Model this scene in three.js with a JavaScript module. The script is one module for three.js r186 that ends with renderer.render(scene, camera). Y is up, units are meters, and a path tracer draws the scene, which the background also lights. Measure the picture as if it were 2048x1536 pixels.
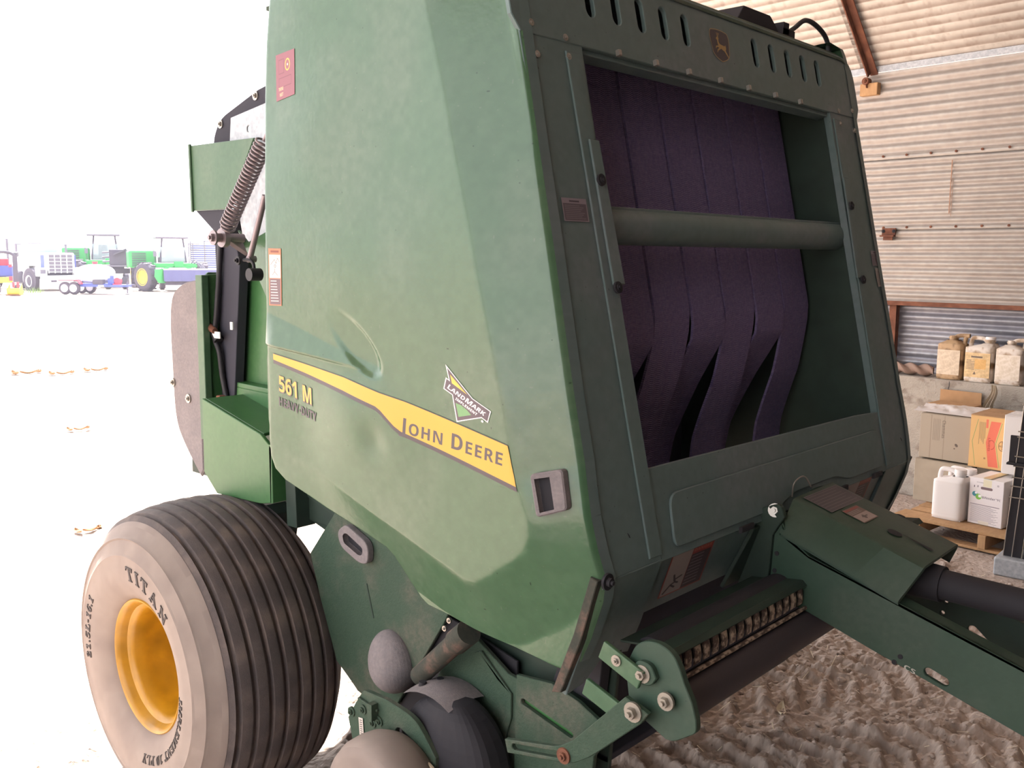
import * as THREE from 'three';
import { mergeGeometries, mergeVertices, toCreasedNormals } from 'three/addons/utils/BufferGeometryUtils.js';
import { RoundedBoxGeometry } from 'three/addons/geometries/RoundedBoxGeometry.js';
import { TextGeometry } from 'three/addons/geometries/TextGeometry.js';
import { FontLoader } from 'three/addons/loaders/FontLoader.js';

// ---------------------------------------------------------------- camera, sky, sun, exposure
const scene = new THREE.Scene();
const CAM = new THREE.Vector3(-2.69, 1.93, 3.115);
const FWD = new THREE.Vector3(0.72721, -0.13302, -0.6734), UPV = new THREE.Vector3(0.09318, 0.99109, -0.09515);
const camera = new THREE.PerspectiveCamera(44.02, 4 / 3, 0.05, 400);
camera.position.copy(CAM); camera.up.copy(UPV); camera.lookAt(CAM.clone().add(FWD)); camera.updateMatrixWorld(true);

const EXPOSURE = 1.6, SKY_POWER = 2.4, SUN_POWER = 19;
const renderer = new THREE.WebGLRenderer({ antialias: true });
renderer.toneMapping = THREE.LinearToneMapping; renderer.toneMappingExposure = EXPOSURE;
renderer.shadowMap.enabled = true;
{ // a bright hazy sky: white at the horizon, a little bluer overhead
  const W = 64, H = 32, d = new Float32Array(W * H * 4);
  for (let j = 0; j < H; j++) for (let i = 0; i < W; i++) {
    const el = Math.max(0, Math.sin(((j + 0.5) / H - 0.5) * Math.PI)), k = (j * W + i) * 4, t = Math.pow(el, 0.6);
    d[k] = 1.04 - 0.20 * t; d[k + 1] = 1.03 - 0.13 * t; d[k + 2] = 1.02 - 0.02 * t; d[k + 3] = 1;
  }
  const sky = new THREE.DataTexture(d, W, H, THREE.RGBAFormat, THREE.FloatType);
  sky.mapping = THREE.EquirectangularReflectionMapping; sky.magFilter = THREE.LinearFilter; sky.needsUpdate = true;
  scene.background = sky; scene.environment = sky;
  scene.backgroundIntensity = SKY_POWER; scene.environmentIntensity = SKY_POWER;
}
const sun = new THREE.DirectionalLight(0xfff8f0, SUN_POWER);
sun.position.set(8, 30, -22); sun.target.position.set(0, 0, 0); sun.castShadow = true;
Object.assign(sun.shadow.camera, { left: -30, right: 30, top: 30, bottom: -30, near: 1, far: 120 });
sun.shadow.mapSize.set(2048, 2048); sun.shadow.radius = 1.5;
scene.add(sun, sun.target);
scene.fog = new THREE.FogExp2(0xe8e4f4, 0.0011); // thin haze added to wash out the yard like lens glare

// ---------------------------------------------------------------- helpers
let seed = 7;
const rnd = () => { seed = (seed * 1664525 + 1013904223) >>> 0; return seed / 4294967296; };
const rr = (a, b) => a + (b - a) * rnd();
const v3 = (x, y, z) => new THREE.Vector3(x, y, z);
const clamp = (x, a = 0, b = 1) => Math.min(b, Math.max(a, x));
const sm = (a, b, x) => { const t = clamp((x - a) / (b - a)); return t * t * (3 - 2 * t); };
const mix = (a, b, t) => a + (b - a) * t;
const interp = (tab, x) => { // tab: [[x, y], ...] with x falling or rising
  const up = tab[1][0] > tab[0][0];
  for (let i = 0; i < tab.length - 1; i++) {
    const [x0, y0] = tab[i], [x1, y1] = tab[i + 1];
    if (up ? x <= x1 : x >= x1) return mix(y0, y1, clamp((x - x0) / (x1 - x0)));
  }
  return tab[tab.length - 1][1];
};
// tileable value noise
const HN = new Float32Array(65536); { let s = 99; for (let i = 0; i < 65536; i++) { s = (s * 1664525 + 1013904223) >>> 0; HN[i] = s / 4294967296; } }
const vnoise = (x, y, per) => {
  const xi = Math.floor(x), yi = Math.floor(y), fx = x - xi, fy = y - yi, m = (a) => ((a % per) + per) % per;
  const h = (a, b) => HN[(m(a) * 131 + m(b) * 7919 + per * 17) & 65535], u = fx * fx * (3 - 2 * fx), w = fy * fy * (3 - 2 * fy);
  return mix(mix(h(xi, yi), h(xi + 1, yi), u), mix(h(xi, yi + 1), h(xi + 1, yi + 1), u), w);
};
const fbm = (u, v, per, oct = 4) => { let s = 0, a = 0.5, p = per, n = 0; for (let i = 0; i < oct; i++) { s += a * vnoise(u * p, v * p, p); n += a; a *= 0.5; p *= 2; } return s / n; };
function tex(size, fn, srgb = true) {
  const d = new Uint8Array(size * size * 4);
  for (let j = 0; j < size; j++) for (let i = 0; i < size; i++) {
    const c = fn((i + 0.5) / size, (j + 0.5) / size), k = (j * size + i) * 4;
    if (typeof c === 'number') { d[k] = d[k + 1] = d[k + 2] = clamp(c) * 255; } else { d[k] = clamp(c[0]) * 255; d[k + 1] = clamp(c[1]) * 255; d[k + 2] = clamp(c[2]) * 255; }
    d[k + 3] = 255;
  }
  const t = new THREE.DataTexture(d, size, size); t.wrapS = t.wrapT = THREE.RepeatWrapping; t.magFilter = THREE.LinearFilter; t.minFilter = THREE.LinearMipmapLinearFilter; t.generateMipmaps = true;
  if (srgb) t.colorSpace = THREE.SRGBColorSpace; t.needsUpdate = true; return t;
}
const rep = (t, mx, my = mx) => { const c = t.clone(); c.repeat.set(1 / mx, 1 / my); c.needsUpdate = true; return c; };
const lerp3 = (a, b, t) => [mix(a[0], b[0], t), mix(a[1], b[1], t), mix(a[2], b[2], t)];
function canvasTex(w, h, draw) {
  const c = document.createElement('canvas'); c.width = w; c.height = h; const g = c.getContext('2d'); draw(g, w, h);
  const t = new THREE.CanvasTexture(c); t.colorSpace = THREE.SRGBColorSpace; t.magFilter = THREE.LinearFilter; return t;
}

// ---------------------------------------------------------------- materials
const grain = tex(512, (u, v) => 0.72 + 0.28 * fbm(u, v, 16, 5));
const bumpFine = tex(512, (u, v) => fbm(u, v, 64, 3), false);
const bumpOrange = tex(256, (u, v) => fbm(u, v, 40, 2), false);
const paintTex = (base, dust, amount, sd) => tex(512, (u, v) => {
  const a = fbm(u + sd, v, 5, 5), b = fbm(u, v + sd, 60, 3), sp = vnoise(u * 170, v * 170, 170);
  let t = amount * (0.35 + 1.3 * sm(0.35, 0.75, a)) * (0.6 + 0.8 * b);
  if (sp > 0.975) t += 0.3; else if (sp < 0.012 && b > 0.4) return base.map((c) => c * 0.55);
  return lerp3(base, dust, clamp(t)).map((c) => c * (0.96 + 0.08 * b));
});
const MT = (o) => new THREE.MeshStandardMaterial(o), MP = (o) => new THREE.MeshPhysicalMaterial(o);
// galvanised sheet, sixteen ridges to a repeat, valleys darkened by dirt and by painted shading
const ridged = (lo, hi, grimeShade, amount, rough) => MT({ map: rep(tex(512, (u, v) => {
  const a = fbm(u, v, 5, 5), b = fbm(u, v, 40, 3), r = 0.5 - 0.5 * Math.sin(v * 16 * 2 * Math.PI), c = Math.pow(r, 1.4) * (0.55 + 0.75 * fbm(u, v, 12, 4)) + 0.25 * sm(0.5, 0.8, fbm(u + 0.3, v, 40, 3));
  return lerp3(lerp3(lo, hi, 0.55 * a + 0.45 * b), grimeShade, clamp(c * amount));
}), 1.5, 16), roughness: rough, metalness: 0.35 });
const GREEN = [0.23, 0.36, 0.25], DUST = [0.56, 0.52, 0.45];
const M = {
  panel: MP({ map: rep(paintTex([0.26, 0.38, 0.27], [0.48, 0.47, 0.43], 0.16, 0.1), 1.3), roughness: 0.21, bumpMap: rep(bumpOrange, 0.35), bumpScale: 0.00022 }),
  green: MT({ map: rep(paintTex(GREEN, DUST, 0.14, 0.3), 0.9), roughness: 0.5, bumpMap: rep(bumpOrange, 0.3), bumpScale: 0.0002 }),
  front: MT({ map: rep(paintTex([0.36, 0.44, 0.43], [0.46, 0.47, 0.49], 0.3, 0.5), 1.1), roughness: 0.5 }),  // side-panel green lightened towards blue, painting glare lift into the shaded front
  dusty: MT({ map: rep(paintTex([0.16, 0.26, 0.19], [0.38, 0.34, 0.3], 0.36, 0.7), 0.6), roughness: 0.75, bumpMap: rep(bumpFine, 0.25), bumpScale: 0.001 }),
  brightGreen: MT({ map: rep(paintTex([0.22, 0.4, 0.22], DUST, 0.08, 0.2), 0.8), roughness: 0.42 }),
  darkGreen: MT({ color: 0x2c3f33, map: grain, roughness: 0.6 }),
  rust: MT({ map: rep(tex(256, (u, v) => lerp3([0.34, 0.2, 0.15], [0.55, 0.36, 0.27], fbm(u, v, 8, 5))), 0.4), roughness: 0.9, bumpMap: rep(bumpFine, 0.2), bumpScale: 0.001 }),
  black: MT({ color: 0x242126, roughness: 0.8 }),
  grayPlastic: MT({ map: rep(tex(256, (u, v) => lerp3([0.42, 0.39, 0.4], [0.56, 0.52, 0.51], 0.5 * fbm(u, v, 6, 4) + 0.5 * fbm(u, v, 80, 2))), 0.5), roughness: 0.85, bumpMap: rep(bumpFine, 0.12), bumpScale: 0.0008 }),
  belt: MT({ map: rep(tex(256, (u, v) => { const r = vnoise(u * 96, v * 40, 96) * 0.5 + 0.5 * vnoise(u * 30, v * 120, 120); return lerp3([0.41, 0.36, 0.52], [0.52, 0.46, 0.6], r); }), 0.3), roughness: 0.85, bumpMap: rep(tex(256, (u, v) => 0.5 + 0.5 * Math.sin((v * 48 + Math.sin(u * 6.283 * 6) * 0.35) * 6.283), false), 0.3), bumpScale: 0.0012 }),  // black rubber lightened to purple, lens glare put into its colour
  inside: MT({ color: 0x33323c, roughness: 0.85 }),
  tire: MT({ map: rep(tex(512, (u, v) => lerp3([0.31, 0.275, 0.27], [0.46, 0.4, 0.37], sm(0.3, 0.8, fbm(u, v, 6, 5)) * 0.8 + 0.15 * fbm(u, v, 90, 2))), 0.5), roughness: 0.8, bumpMap: rep(bumpFine, 0.1), bumpScale: 0.0008 }),
  sidewall: MT({ map: rep(tex(512, (u, v) => lerp3([0.5, 0.44, 0.41], [0.58, 0.52, 0.48], fbm(u, v, 8, 5))), 0.5), roughness: 0.75 }),
  letters: MT({ color: 0x4a4240, roughness: 0.8 }),
  yellow: MT({ color: 0xd0961e, map: grain, roughness: 0.34 }),
  steel: MT({ color: 0xa8a29a, roughness: 0.35, metalness: 0.8 }),
  zinc: MT({ color: 0x9d958a, roughness: 0.5, metalness: 0.6 }),
  galv: MT({ map: rep(tex(256, (u, v) => lerp3([0.58, 0.6, 0.63], [0.76, 0.77, 0.78], fbm(u, v, 24, 3))), 0.35), roughness: 0.55, metalness: 0.25 }),
  spring: MT({ color: 0x8a7d80, roughness: 0.35, metalness: 0.5 }),
  hose: MT({ color: 0x221f24, roughness: 0.6 }),
  band: MT({ map: rep(tex(256, (u, v) => lerp3([0.36, 0.3, 0.27], [0.74, 0.66, 0.58], sm(0.35, 0.7, fbm(u, v, 12, 4)))), 0.12), roughness: 0.6, metalness: 0.3 }),
  roller: MT({ color: 0x3c3438, roughness: 0.6 }),
  concrete: MT({ map: rep(tex(512, (u, v) => { const a = fbm(u, v, 6, 5), b = sm(0.5, 0.75, fbm(u * 1 + 0.3, v * 1, 14, 4)); return lerp3(lerp3([0.6, 0.57, 0.53], [0.74, 0.71, 0.67], a), [0.45, 0.4, 0.36], 0.5 * b); }), 1.2, 0.8), roughness: 0.95, bumpMap: rep(bumpFine, 0.5), bumpScale: 0.003 }),
  wood: MT({ map: rep(tex(256, (u, v) => lerp3([0.62, 0.47, 0.33], [0.78, 0.63, 0.46], 0.6 * fbm(u, v * 0.2, 40, 3) + 0.4 * fbm(u, v, 5, 3))), 0.4), roughness: 0.85 }),
  sheet: ridged([0.56, 0.535, 0.515], [0.71, 0.695, 0.675], [0.6, 0.52, 0.47], 0.3, 0.5), roofSheet: ridged([0.68, 0.66, 0.63], [0.84, 0.82, 0.79], [0.46, 0.39, 0.35], 0.62, 0.55), blueSheet: ridged([0.5, 0.51, 0.55], [0.72, 0.72, 0.74], [0.42, 0.4, 0.44], 0.35, 0.45),
  cardboard: MT({ map: rep(tex(256, (u, v) => lerp3([0.66, 0.52, 0.38], [0.73, 0.58, 0.43], fbm(u, v, 12, 3))), 0.5), roughness: 0.9 }),
  grayBox: MT({ map: rep(tex(256, (u, v) => lerp3([0.62, 0.57, 0.5], [0.72, 0.67, 0.6], fbm(u, v, 5, 4))), 0.5), roughness: 0.9 }),
  whiteBox: MT({ color: 0xe9e4e2, roughness: 0.7 }),
  jugWhite: MP({ color: 0xeeeaf0, roughness: 0.45, transmission: 0.15, thickness: 0 }),
  jugDirty: MT({ map: rep(tex(256, (u, v) => lerp3([0.86, 0.82, 0.78], [0.58, 0.47, 0.36], sm(0.35, 0.72, fbm(u, v, 6, 5)))), 0.4), roughness: 0.6 }),
  jugBrown: MT({ map: rep(tex(256, (u, v) => lerp3([0.72, 0.6, 0.46], [0.46, 0.36, 0.26], sm(0.35, 0.7, fbm(u, v, 6, 5)))), 0.4), roughness: 0.65 }),
  blackMetal: MT({ color: 0x1d1b22, roughness: 0.5 }),
  whitePaint: MT({ color: 0xf3f2f2, roughness: 0.4 }),
  farGreen: MT({ color: 0x2f9a4c, roughness: 0.5 }), farDark: MT({ color: 0x4b4652, roughness: 0.8 }), farBlue: MT({ color: 0x4a58a8, roughness: 0.6 }), farCurtain: MT({ color: 0x56567a, roughness: 0.9 }),
  farRed: MT({ color: 0xb8384a, roughness: 0.6 }), farYellow: MT({ color: 0xe3c040, roughness: 0.6 }), farGlass: MP({ color: 0xb6c4c8, roughness: 0.08, transmission: 0.55, thickness: 0 }), farTire: MT({ color: 0x4a4450, roughness: 0.9 }), farGrille: MT({ color: 0x5f5b68, roughness: 0.6 }),
  shadedGreen: MT({ map: rep(paintTex([0.15, 0.25, 0.19], [0.36, 0.34, 0.31], 0.18, 0.6), 0.8), roughness: 0.55, bumpMap: rep(bumpOrange, 0.3), bumpScale: 0.0002 }),  // same green paint, darkened to put the shade into its colour
  skirt: MT({ map: rep(paintTex([0.16, 0.19, 0.16], [0.36, 0.29, 0.25], 0.7, 0.4), 0.3), roughness: 0.9 }),
  rustStain: MT({ color: 0xa07c66, roughness: 0.9 }),
};
M.grass = MT({ color: 0x7d9a5a, roughness: 0.9, side: THREE.DoubleSide });
M.ground = MT({ map: rep(tex(1024, (u, v) => { const a = fbm(u, v, 6, 6), b = fbm(u + 0.5, v, 60, 3); return lerp3([0.58, 0.52, 0.48], [0.81, 0.74, 0.69], 0.55 * a + 0.45 * b); }), 1.7), roughness: 0.95, bumpMap: rep(tex(512, (u, v) => fbm(u, v, 32, 5), false), 0.7), bumpScale: 0.012 });
M.straw = MT({ color: 0xe4d8c0, roughness: 0.8 });
M.leaf = MT({ color: 0xa07a58, roughness: 0.85, side: THREE.DoubleSide });
const print = (w, h, draw, o = {}) => MT({ map: canvasTex(w, h, draw), roughness: 0.5, ...o });
const printA = (w, h, draw) => MT({ map: canvasTex(w, h, draw), roughness: 0.45, transparent: true, alphaTest: 0.5 });

// ---------------------------------------------------------------- geometry helpers
function triUV(g) { // metre uv from the dominant axis of each face
  const n = g.index ? g.toNonIndexed() : g; const p = n.attributes.position, uv = new Float32Array(p.count * 2), a = v3(), b = v3(), c = v3();
  for (let i = 0; i < p.count; i += 3) {
    a.fromBufferAttribute(p, i); b.fromBufferAttribute(p, i + 1); c.fromBufferAttribute(p, i + 2);
    const f = b.clone().sub(a).cross(c.clone().sub(a)), ax = Math.abs(f.x), ay = Math.abs(f.y), az = Math.abs(f.z);
    [a, b, c].forEach((q, k) => { const [s, t] = ax >= ay && ax >= az ? [q.z, q.y] : ay >= az ? [q.x, q.z] : [q.x, q.y]; uv[(i + k) * 2] = s; uv[(i + k) * 2 + 1] = t; });
  }
  n.setAttribute('uv', new THREE.BufferAttribute(uv, 2)); return n;
}
const clean = (g) => { const n = triUV(g); for (const k of Object.keys(n.attributes)) if (!['position', 'normal', 'uv'].includes(k)) n.deleteAttribute(k); n.morphAttributes = {}; n.clearGroups(); return n; };
function merged(list, keepUV = false) {
  const l = (Array.isArray(list) ? list : [list]).map((g) => (keepUV ? (g.index ? g.toNonIndexed() : g) : clean(g)));
  return l.length === 1 ? l[0] : mergeGeometries(l);
}
function add(name, geos, mat, parent = scene, o = {}) {
  const m = new THREE.Mesh(o.raw ? geos : merged(geos, o.keepUV), mat); m.name = name; m.castShadow = m.receiveShadow = true;
  if (o.label) m.userData.label = o.label; if (o.kind) m.userData.kind = o.kind;
  parent.add(m); return m;
}
const taken = {};
const numbered = (n) => { const k = (taken[n] = (taken[n] ?? -1) + 1); return k ? n + '_' + String(k).padStart(3, '0') : n; };
function thing(name, label, category, pos = [0, 0, 0], turn = 0, group) {
  const g = new THREE.Group(); g.name = numbered(name); g.position.set(...pos); g.rotation.y = turn; g.userData = { label, category }; if (group) g.userData.group = group; scene.add(g); return g;
}
function single(name, geos, mat, label, category, group, o = {}) { const m = add(numbered(name), geos, mat, scene, o); m.userData.label = label; m.userData.category = category; if (group) m.userData.group = group; return m; }
function struct(name, geos, mat, parent = scene, o = {}) { const m = add(name, geos, mat, parent, o); if (parent === scene) m.userData.kind = 'structure'; return m; }
const box = (w, h, d, x = 0, y = 0, z = 0, r = 0) => { const g = r ? new RoundedBoxGeometry(w, h, d, 2, r) : new THREE.BoxGeometry(w, h, d); return g.translate(x, y, z); };
function path(pts, T = THREE.Shape) { // pts: [a, b, cornerRadius?]
  const s = new T(), n = pts.length, P = pts.map((p) => new THREE.Vector2(p[0], p[1]));
  for (let i = 0; i < n; i++) {
    const r = pts[i][2] || 0, p = P[i], a = P[(i + n - 1) % n], b = P[(i + 1) % n];
    if (!r) { i ? s.lineTo(p.x, p.y) : s.moveTo(p.x, p.y); continue; }
    const da = a.clone().sub(p), db = b.clone().sub(p), ra = Math.min(r, da.length() / 2), rb = Math.min(r, db.length() / 2), s0 = p.clone().add(da.setLength(ra)), s1 = p.clone().add(db.setLength(rb));
    i ? s.lineTo(s0.x, s0.y) : s.moveTo(s0.x, s0.y); s.quadraticCurveTo(p.x, p.y, s1.x, s1.y);
  }
  s.closePath(); return s;
}
const slot = (x0, y0, x1, y1, r) => { // a long hole with round ends
  const h = new THREE.Path(), a = Math.atan2(y1 - y0, x1 - x0); h.absarc(x1, y1, r, a - Math.PI / 2, a + Math.PI / 2, false); h.absarc(x0, y0, r, a + Math.PI / 2, a + 1.5 * Math.PI, false); h.closePath(); return h;
};
function ext(pts, depth, { holes = [], bevel = 0.002, seg = 6 } = {}) {
  const s = pts.isShape || pts instanceof THREE.Shape ? pts : path(pts); for (const h of holes) s.holes.push(Array.isArray(h) ? path(h, THREE.Path) : h);
  const b = Math.min(bevel, depth * 0.45); const g = new THREE.ExtrudeGeometry(s, { depth: Math.max(depth - 2 * b, 1e-4), bevelEnabled: b > 0, bevelThickness: b, bevelSize: b, bevelOffset: -b, bevelSegments: 1, curveSegments: seg });
  return g.translate(0, 0, b);
}
function remap(g, fn) { const p = g.attributes.position; for (let i = 0; i < p.count; i++) { const q = fn(p.getX(i), p.getY(i), p.getZ(i)); p.setXYZ(i, q[0], q[1], q[2]); } const n = g.index ? g.toNonIndexed() : g; n.computeVertexNormals(); return n; }
function flip(g) { const n = g.index ? g.toNonIndexed() : g; for (const a of Object.values(n.attributes)) { const k = a.itemSize, A = a.array; for (let i = 0; i < a.count; i += 3) for (let c = 0; c < k; c++) { const t = A[(i + 1) * k + c]; A[(i + 1) * k + c] = A[(i + 2) * k + c]; A[(i + 2) * k + c] = t; } } if (n.attributes.normal) { const A = n.attributes.normal.array; for (let i = 0; i < A.length; i++) A[i] = -A[i]; } return n; }
// plates: outline in (z, y) extruded from x0 to x1; outline in (x, y) from z0 to z1; outline in (x, z) from y0 to y1
const xPlate = (x0, x1, pts, o) => flip(remap(ext(pts, x1 - x0, o), (u, v, w) => [x0 + w, v, u]));
const zPlate = (z0, z1, pts, o) => remap(ext(pts, z1 - z0, o), (u, v, w) => [u, v, z0 + w]);
const yPlate = (y0, y1, pts, o) => flip(remap(ext(pts, y1 - y0, o), (u, v, w) => [u, y0 + w, v]));
// the baler's sloping front plane: outline in (x, height), thickness measured outwards
const SL = 0.2201, CA = Math.cos(Math.atan(SL)), SA = Math.sin(Math.atan(SL));
const onFront = (x, y, off = 0) => v3(x, y + SA * off, 1.816 - SL * (y - 1.18) + CA * off);
const fPlate = (o0, o1, pts, o) => remap(ext(pts, o1 - o0, o), (u, v, w) => onFront(u, v, o0 + w).toArray());
function bar(a, b, w, h, up = v3(0, 1, 0), r = 0.003) { // a square bar from a to b
  const d = b.clone().sub(a), L = d.length(), g = box(w, h, L, 0, 0, 0, Math.min(r, w / 3, h / 3)), z = d.normalize(), x = up.clone().cross(z).normalize(), y = z.clone().cross(x);
  return g.applyMatrix4(new THREE.Matrix4().makeBasis(x, y, z).setPosition(a.clone().add(b).multiplyScalar(0.5)));
}
function cyl(a, b, r, r2 = r, seg = 20, open = false) {
  const d = b.clone().sub(a), g = new THREE.CylinderGeometry(r2, r, d.length(), seg, 1, open);
  return g.applyQuaternion(new THREE.Quaternion().setFromUnitVectors(v3(0, 1, 0), d.clone().normalize())).translate(...a.clone().add(b).multiplyScalar(0.5).toArray());
}
const tube = (pts, r, seg = 40, rad = 8) => new THREE.TubeGeometry(new THREE.CatmullRomCurve3(pts.map((p) => (p.isVector3 ? p : v3(...p)))), seg, r, rad);
function bolt(p, n, r = 0.011, h = 0.012) { // hexagon head on a washer
  const a = v3(...p), d = v3(...n).normalize();
  return mergeGeometries([clean(cyl(a.clone().addScaledVector(d, -0.004), a.clone().addScaledVector(d, 0.003), r * 1.7, r * 1.7, 16)), clean(cyl(a, a.clone().addScaledVector(d, h), r, r * 0.95, 6)), clean(cyl(a, a.clone().addScaledVector(d, h * 1.5), r * 0.5, r * 0.45, 10))]);
}
const lathe = (prof, seg = 64) => new THREE.LatheGeometry(prof.map((p) => new THREE.Vector2(p[0], p[1])), seg);
// a wheel part turned round the x axis; profile [radius, x]
const xLathe = (prof, x, y, z, seg = 72) => lathe(prof, seg).rotateZ(-Math.PI / 2).translate(x, y, z);
function quad(tl, tr, br, bl) { // a flat print with its uv
  const g = new THREE.BufferGeometry(); const P = [tl, tr, br, bl].map((p) => (p.isVector3 ? p : v3(...p)));
  g.setAttribute('position', new THREE.Float32BufferAttribute(P.flatMap((p) => p.toArray()), 3)); g.setAttribute('uv', new THREE.Float32BufferAttribute([0, 1, 1, 1, 1, 0, 0, 0], 2)); g.setIndex([0, 3, 2, 0, 2, 1]); g.computeVertexNormals(); return g;
}
function grid(nu, nv, f, smooth = true) { // f(u, v) -> [x, y, z]; u along, v down
  const g = new THREE.BufferGeometry(), P = [], T = [], I = [];
  for (let j = 0; j <= nv; j++) for (let i = 0; i <= nu; i++) { P.push(...f(i / nu, j / nv)); T.push(i / nu, 1 - j / nv); }
  for (let j = 0; j < nv; j++) for (let i = 0; i < nu; i++) { const a = j * (nu + 1) + i; I.push(a, a + nu + 1, a + nu + 2, a, a + nu + 2, a + 1); }
  g.setAttribute('position', new THREE.Float32BufferAttribute(P, 3)); g.setAttribute('uv', new THREE.Float32BufferAttribute(T, 2)); g.setIndex(I); g.computeVertexNormals(); return g;
}
const metreUV = (g, a, b) => { const p = g.attributes.position, q = [p.getX.bind(p), p.getY.bind(p), p.getZ.bind(p)]; const uv = new Float32Array(p.count * 2); for (let i = 0; i < p.count; i++) { uv[2 * i] = q[a](i); uv[2 * i + 1] = q[b](i); } g.setAttribute('uv', new THREE.BufferAttribute(uv, 2)); return g; };
const font = await new FontLoader().loadAsync('fonts/droid/droid_serif_bold.typeface.json');

// ================================================================ the baler (x across, y up, z towards its tongue; axle at z = 0)
const baler = thing('round_baler', 'large green round baler with open belt front and yellow striped side panel', 'baler');
const US = 0.35, UC = Math.cos(Math.atan(US)), USN = Math.sin(Math.atan(US));
const onUnder = (x, y, off = 0) => v3(x, y - USN * off, 1.819 - US * (1.17 - y) + UC * off);
const uPlate = (o0, o1, pts, o) => remap(ext(pts, o1 - o0, o), (u, v, w) => onUnder(u, v, o0 + w).toArray());

// ---- side panels: one moulded skin each, raised main face, chamfer to the front edge, pressed hollow
const BACK = [[2.72, 0.6], [2.69, 0.588], [2.555, 0.568], [2.4, 0.555], [1.976, 0.545], [1.725, 0.543], [1.468, 0.538], [1.36, 0.534], [1.3, 0.54], [1.262, 0.562], [1.234, 0.61], [1.201, 0.722], [1.179, 0.79], [1.139, 0.938], [1.106, 1.053], [1.085, 1.082], [1.059, 1.098], [0.992, 1.136], [0.972, 1.158], [0.958, 1.185], [0.946, 1.334], [0.936, 1.45], [0.922, 1.624], [0.912, 1.672]];
const FRONTZ = [[2.72, 1.477], [2.525, 1.52], [1.18, 1.816], [1.12, 1.808], [1.017, 1.772], [0.951, 1.741], [0.925, 1.715], [0.912, 1.69]];
const CREASE = [[0.3, 2.9], [1.215, 2.9], [1.289, 2.558], [1.364, 2.31], [1.429, 2.087], [1.481, 1.885], [1.567, 1.586], [1.61, 1.4], [1.636, 1.345], [1.654, 1.3], [1.656, 1.262], [1.643, 1.222], [1.608, 1.19], [1.501, 1.117], [1.464, 1.1], [1.418, 1.097], [1.354, 1.116], [1.25, 1.145], [1.05, 1.2], [0.8, 1.28], [0.3, 1.36]];
function outsideCrease(z, y) {
  let d = 9, inside = false;
  for (let i = 0, n = CREASE.length, j = n - 1; i < n; j = i++) {
    const [x1, y1] = CREASE[j], [x2, y2] = CREASE[i], dx = x2 - x1, dy = y2 - y1, t = clamp(((z - x1) * dx + (y - y1) * dy) / (dx * dx + dy * dy));
    d = Math.min(d, Math.hypot(z - x1 - t * dx, y - y1 - t * dy));
    if ((y2 > y) !== (y1 > y) && z < ((x1 - x2) * (y - y2)) / (y1 - y2) + x2) inside = !inside;
  }
  return inside ? -d : d;
}
function panelX(z, y) {
  const d = outsideCrease(z, y);
  let x = -1.045 + 0.072 * clamp((Math.hypot(Math.max(d + 0.012, 0), 0.004)) / 0.19) * sm(0.55, 1.15, z);
  x += 0.012 * Math.pow((y - 1.75) / 0.9, 2);                                   // gently barrelled
  // pressed wedge: leans in from its upper line, then a sharp step back out along the lower line
  const s = clamp((1.1 - z) / 0.55), yl = 1.612 + 0.043 * s, yu = 1.62 + 0.135 * s;
  if (z < 1.1) x -= 0.02 * s * sm(0.52, 0.6, z) * sm(yl - 0.006, yl + 0.002, y) * clamp((yu - y) / (yu - yl + 1e-4)) * (1 - sm(yu - 0.01, yu, y) * 0);
  // thumb-shaped hollow with a lip on its lower right
  const a = 0.62, px = (z - 0.985) * Math.cos(a) - (y - 1.69) * Math.sin(a), py = (z - 0.985) * Math.sin(a) + (y - 1.69) * Math.cos(a), q = Math.hypot(px / 0.15, py / 0.055);
  x += 0.014 * (1 - sm(0.72, 1.02, q)) * sm(-0.16, 0.1, px);
  x += 0.012 * Math.exp(-(((z - 1.07) / 0.05) ** 2 + ((y - 1.42) / 0.05) ** 2)) - 0.016 * Math.exp(-(((z - 1.02) / 0.2) ** 2 + ((y - 1.47) / 0.12) ** 2)) + 0.006 * Math.exp(-(((z - 0.75) / 0.12) ** 2 + ((y - 1.4) / 0.2) ** 2));
  x += 0.0022 * Math.sin(z * 9 + 1.7 * Math.sin(y * 4)) * Math.sin(y * 7.3 + 0.6) * (1 - sm(0.0, 0.06, d));                          // slight waviness of the moulding
  return x;
}
const ROWS = []; for (let i = 0; i < BACK.length - 1; i++) { const a = BACK[i][0], b = BACK[i + 1][0], n = Math.max(5, Math.ceil((a - b) / (a < 1.98 && b > 1.46 ? 0.0045 : 0.011))); for (let k = 0; k < n; k++) ROWS.push(mix(a, b, k / n)); } ROWS.push(0.912);
const COLS = []; for (let i = 0; i <= 108; i++) { const t = i / 108; COLS.push(t); }
const zAt = (y, t) => { const a = interp(BACK, y), b = interp(FRONTZ, y), e = Math.min(0.014, (b - a) * 0.1); return t < 0.03 ? a + (e * t) / 0.03 : t > 0.97 ? b - (e * (1 - t)) / 0.03 : mix(a + e, b - e, (t - 0.03) / 0.94); };
const skinX = (y, z) => { const a = interp(BACK, y), b = interp(FRONTZ, y), r = 0.014, roll = (d) => 0.012 * Math.pow(1 - clamp(d / r), 2); return panelX(z, y) + roll(z - a) + roll(b - z) + 0.02 * Math.pow(1 - clamp((2.72 - y) / 0.05), 2) + 0.012 * Math.pow(1 - clamp((y - 0.912) / 0.012), 2); };
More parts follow.
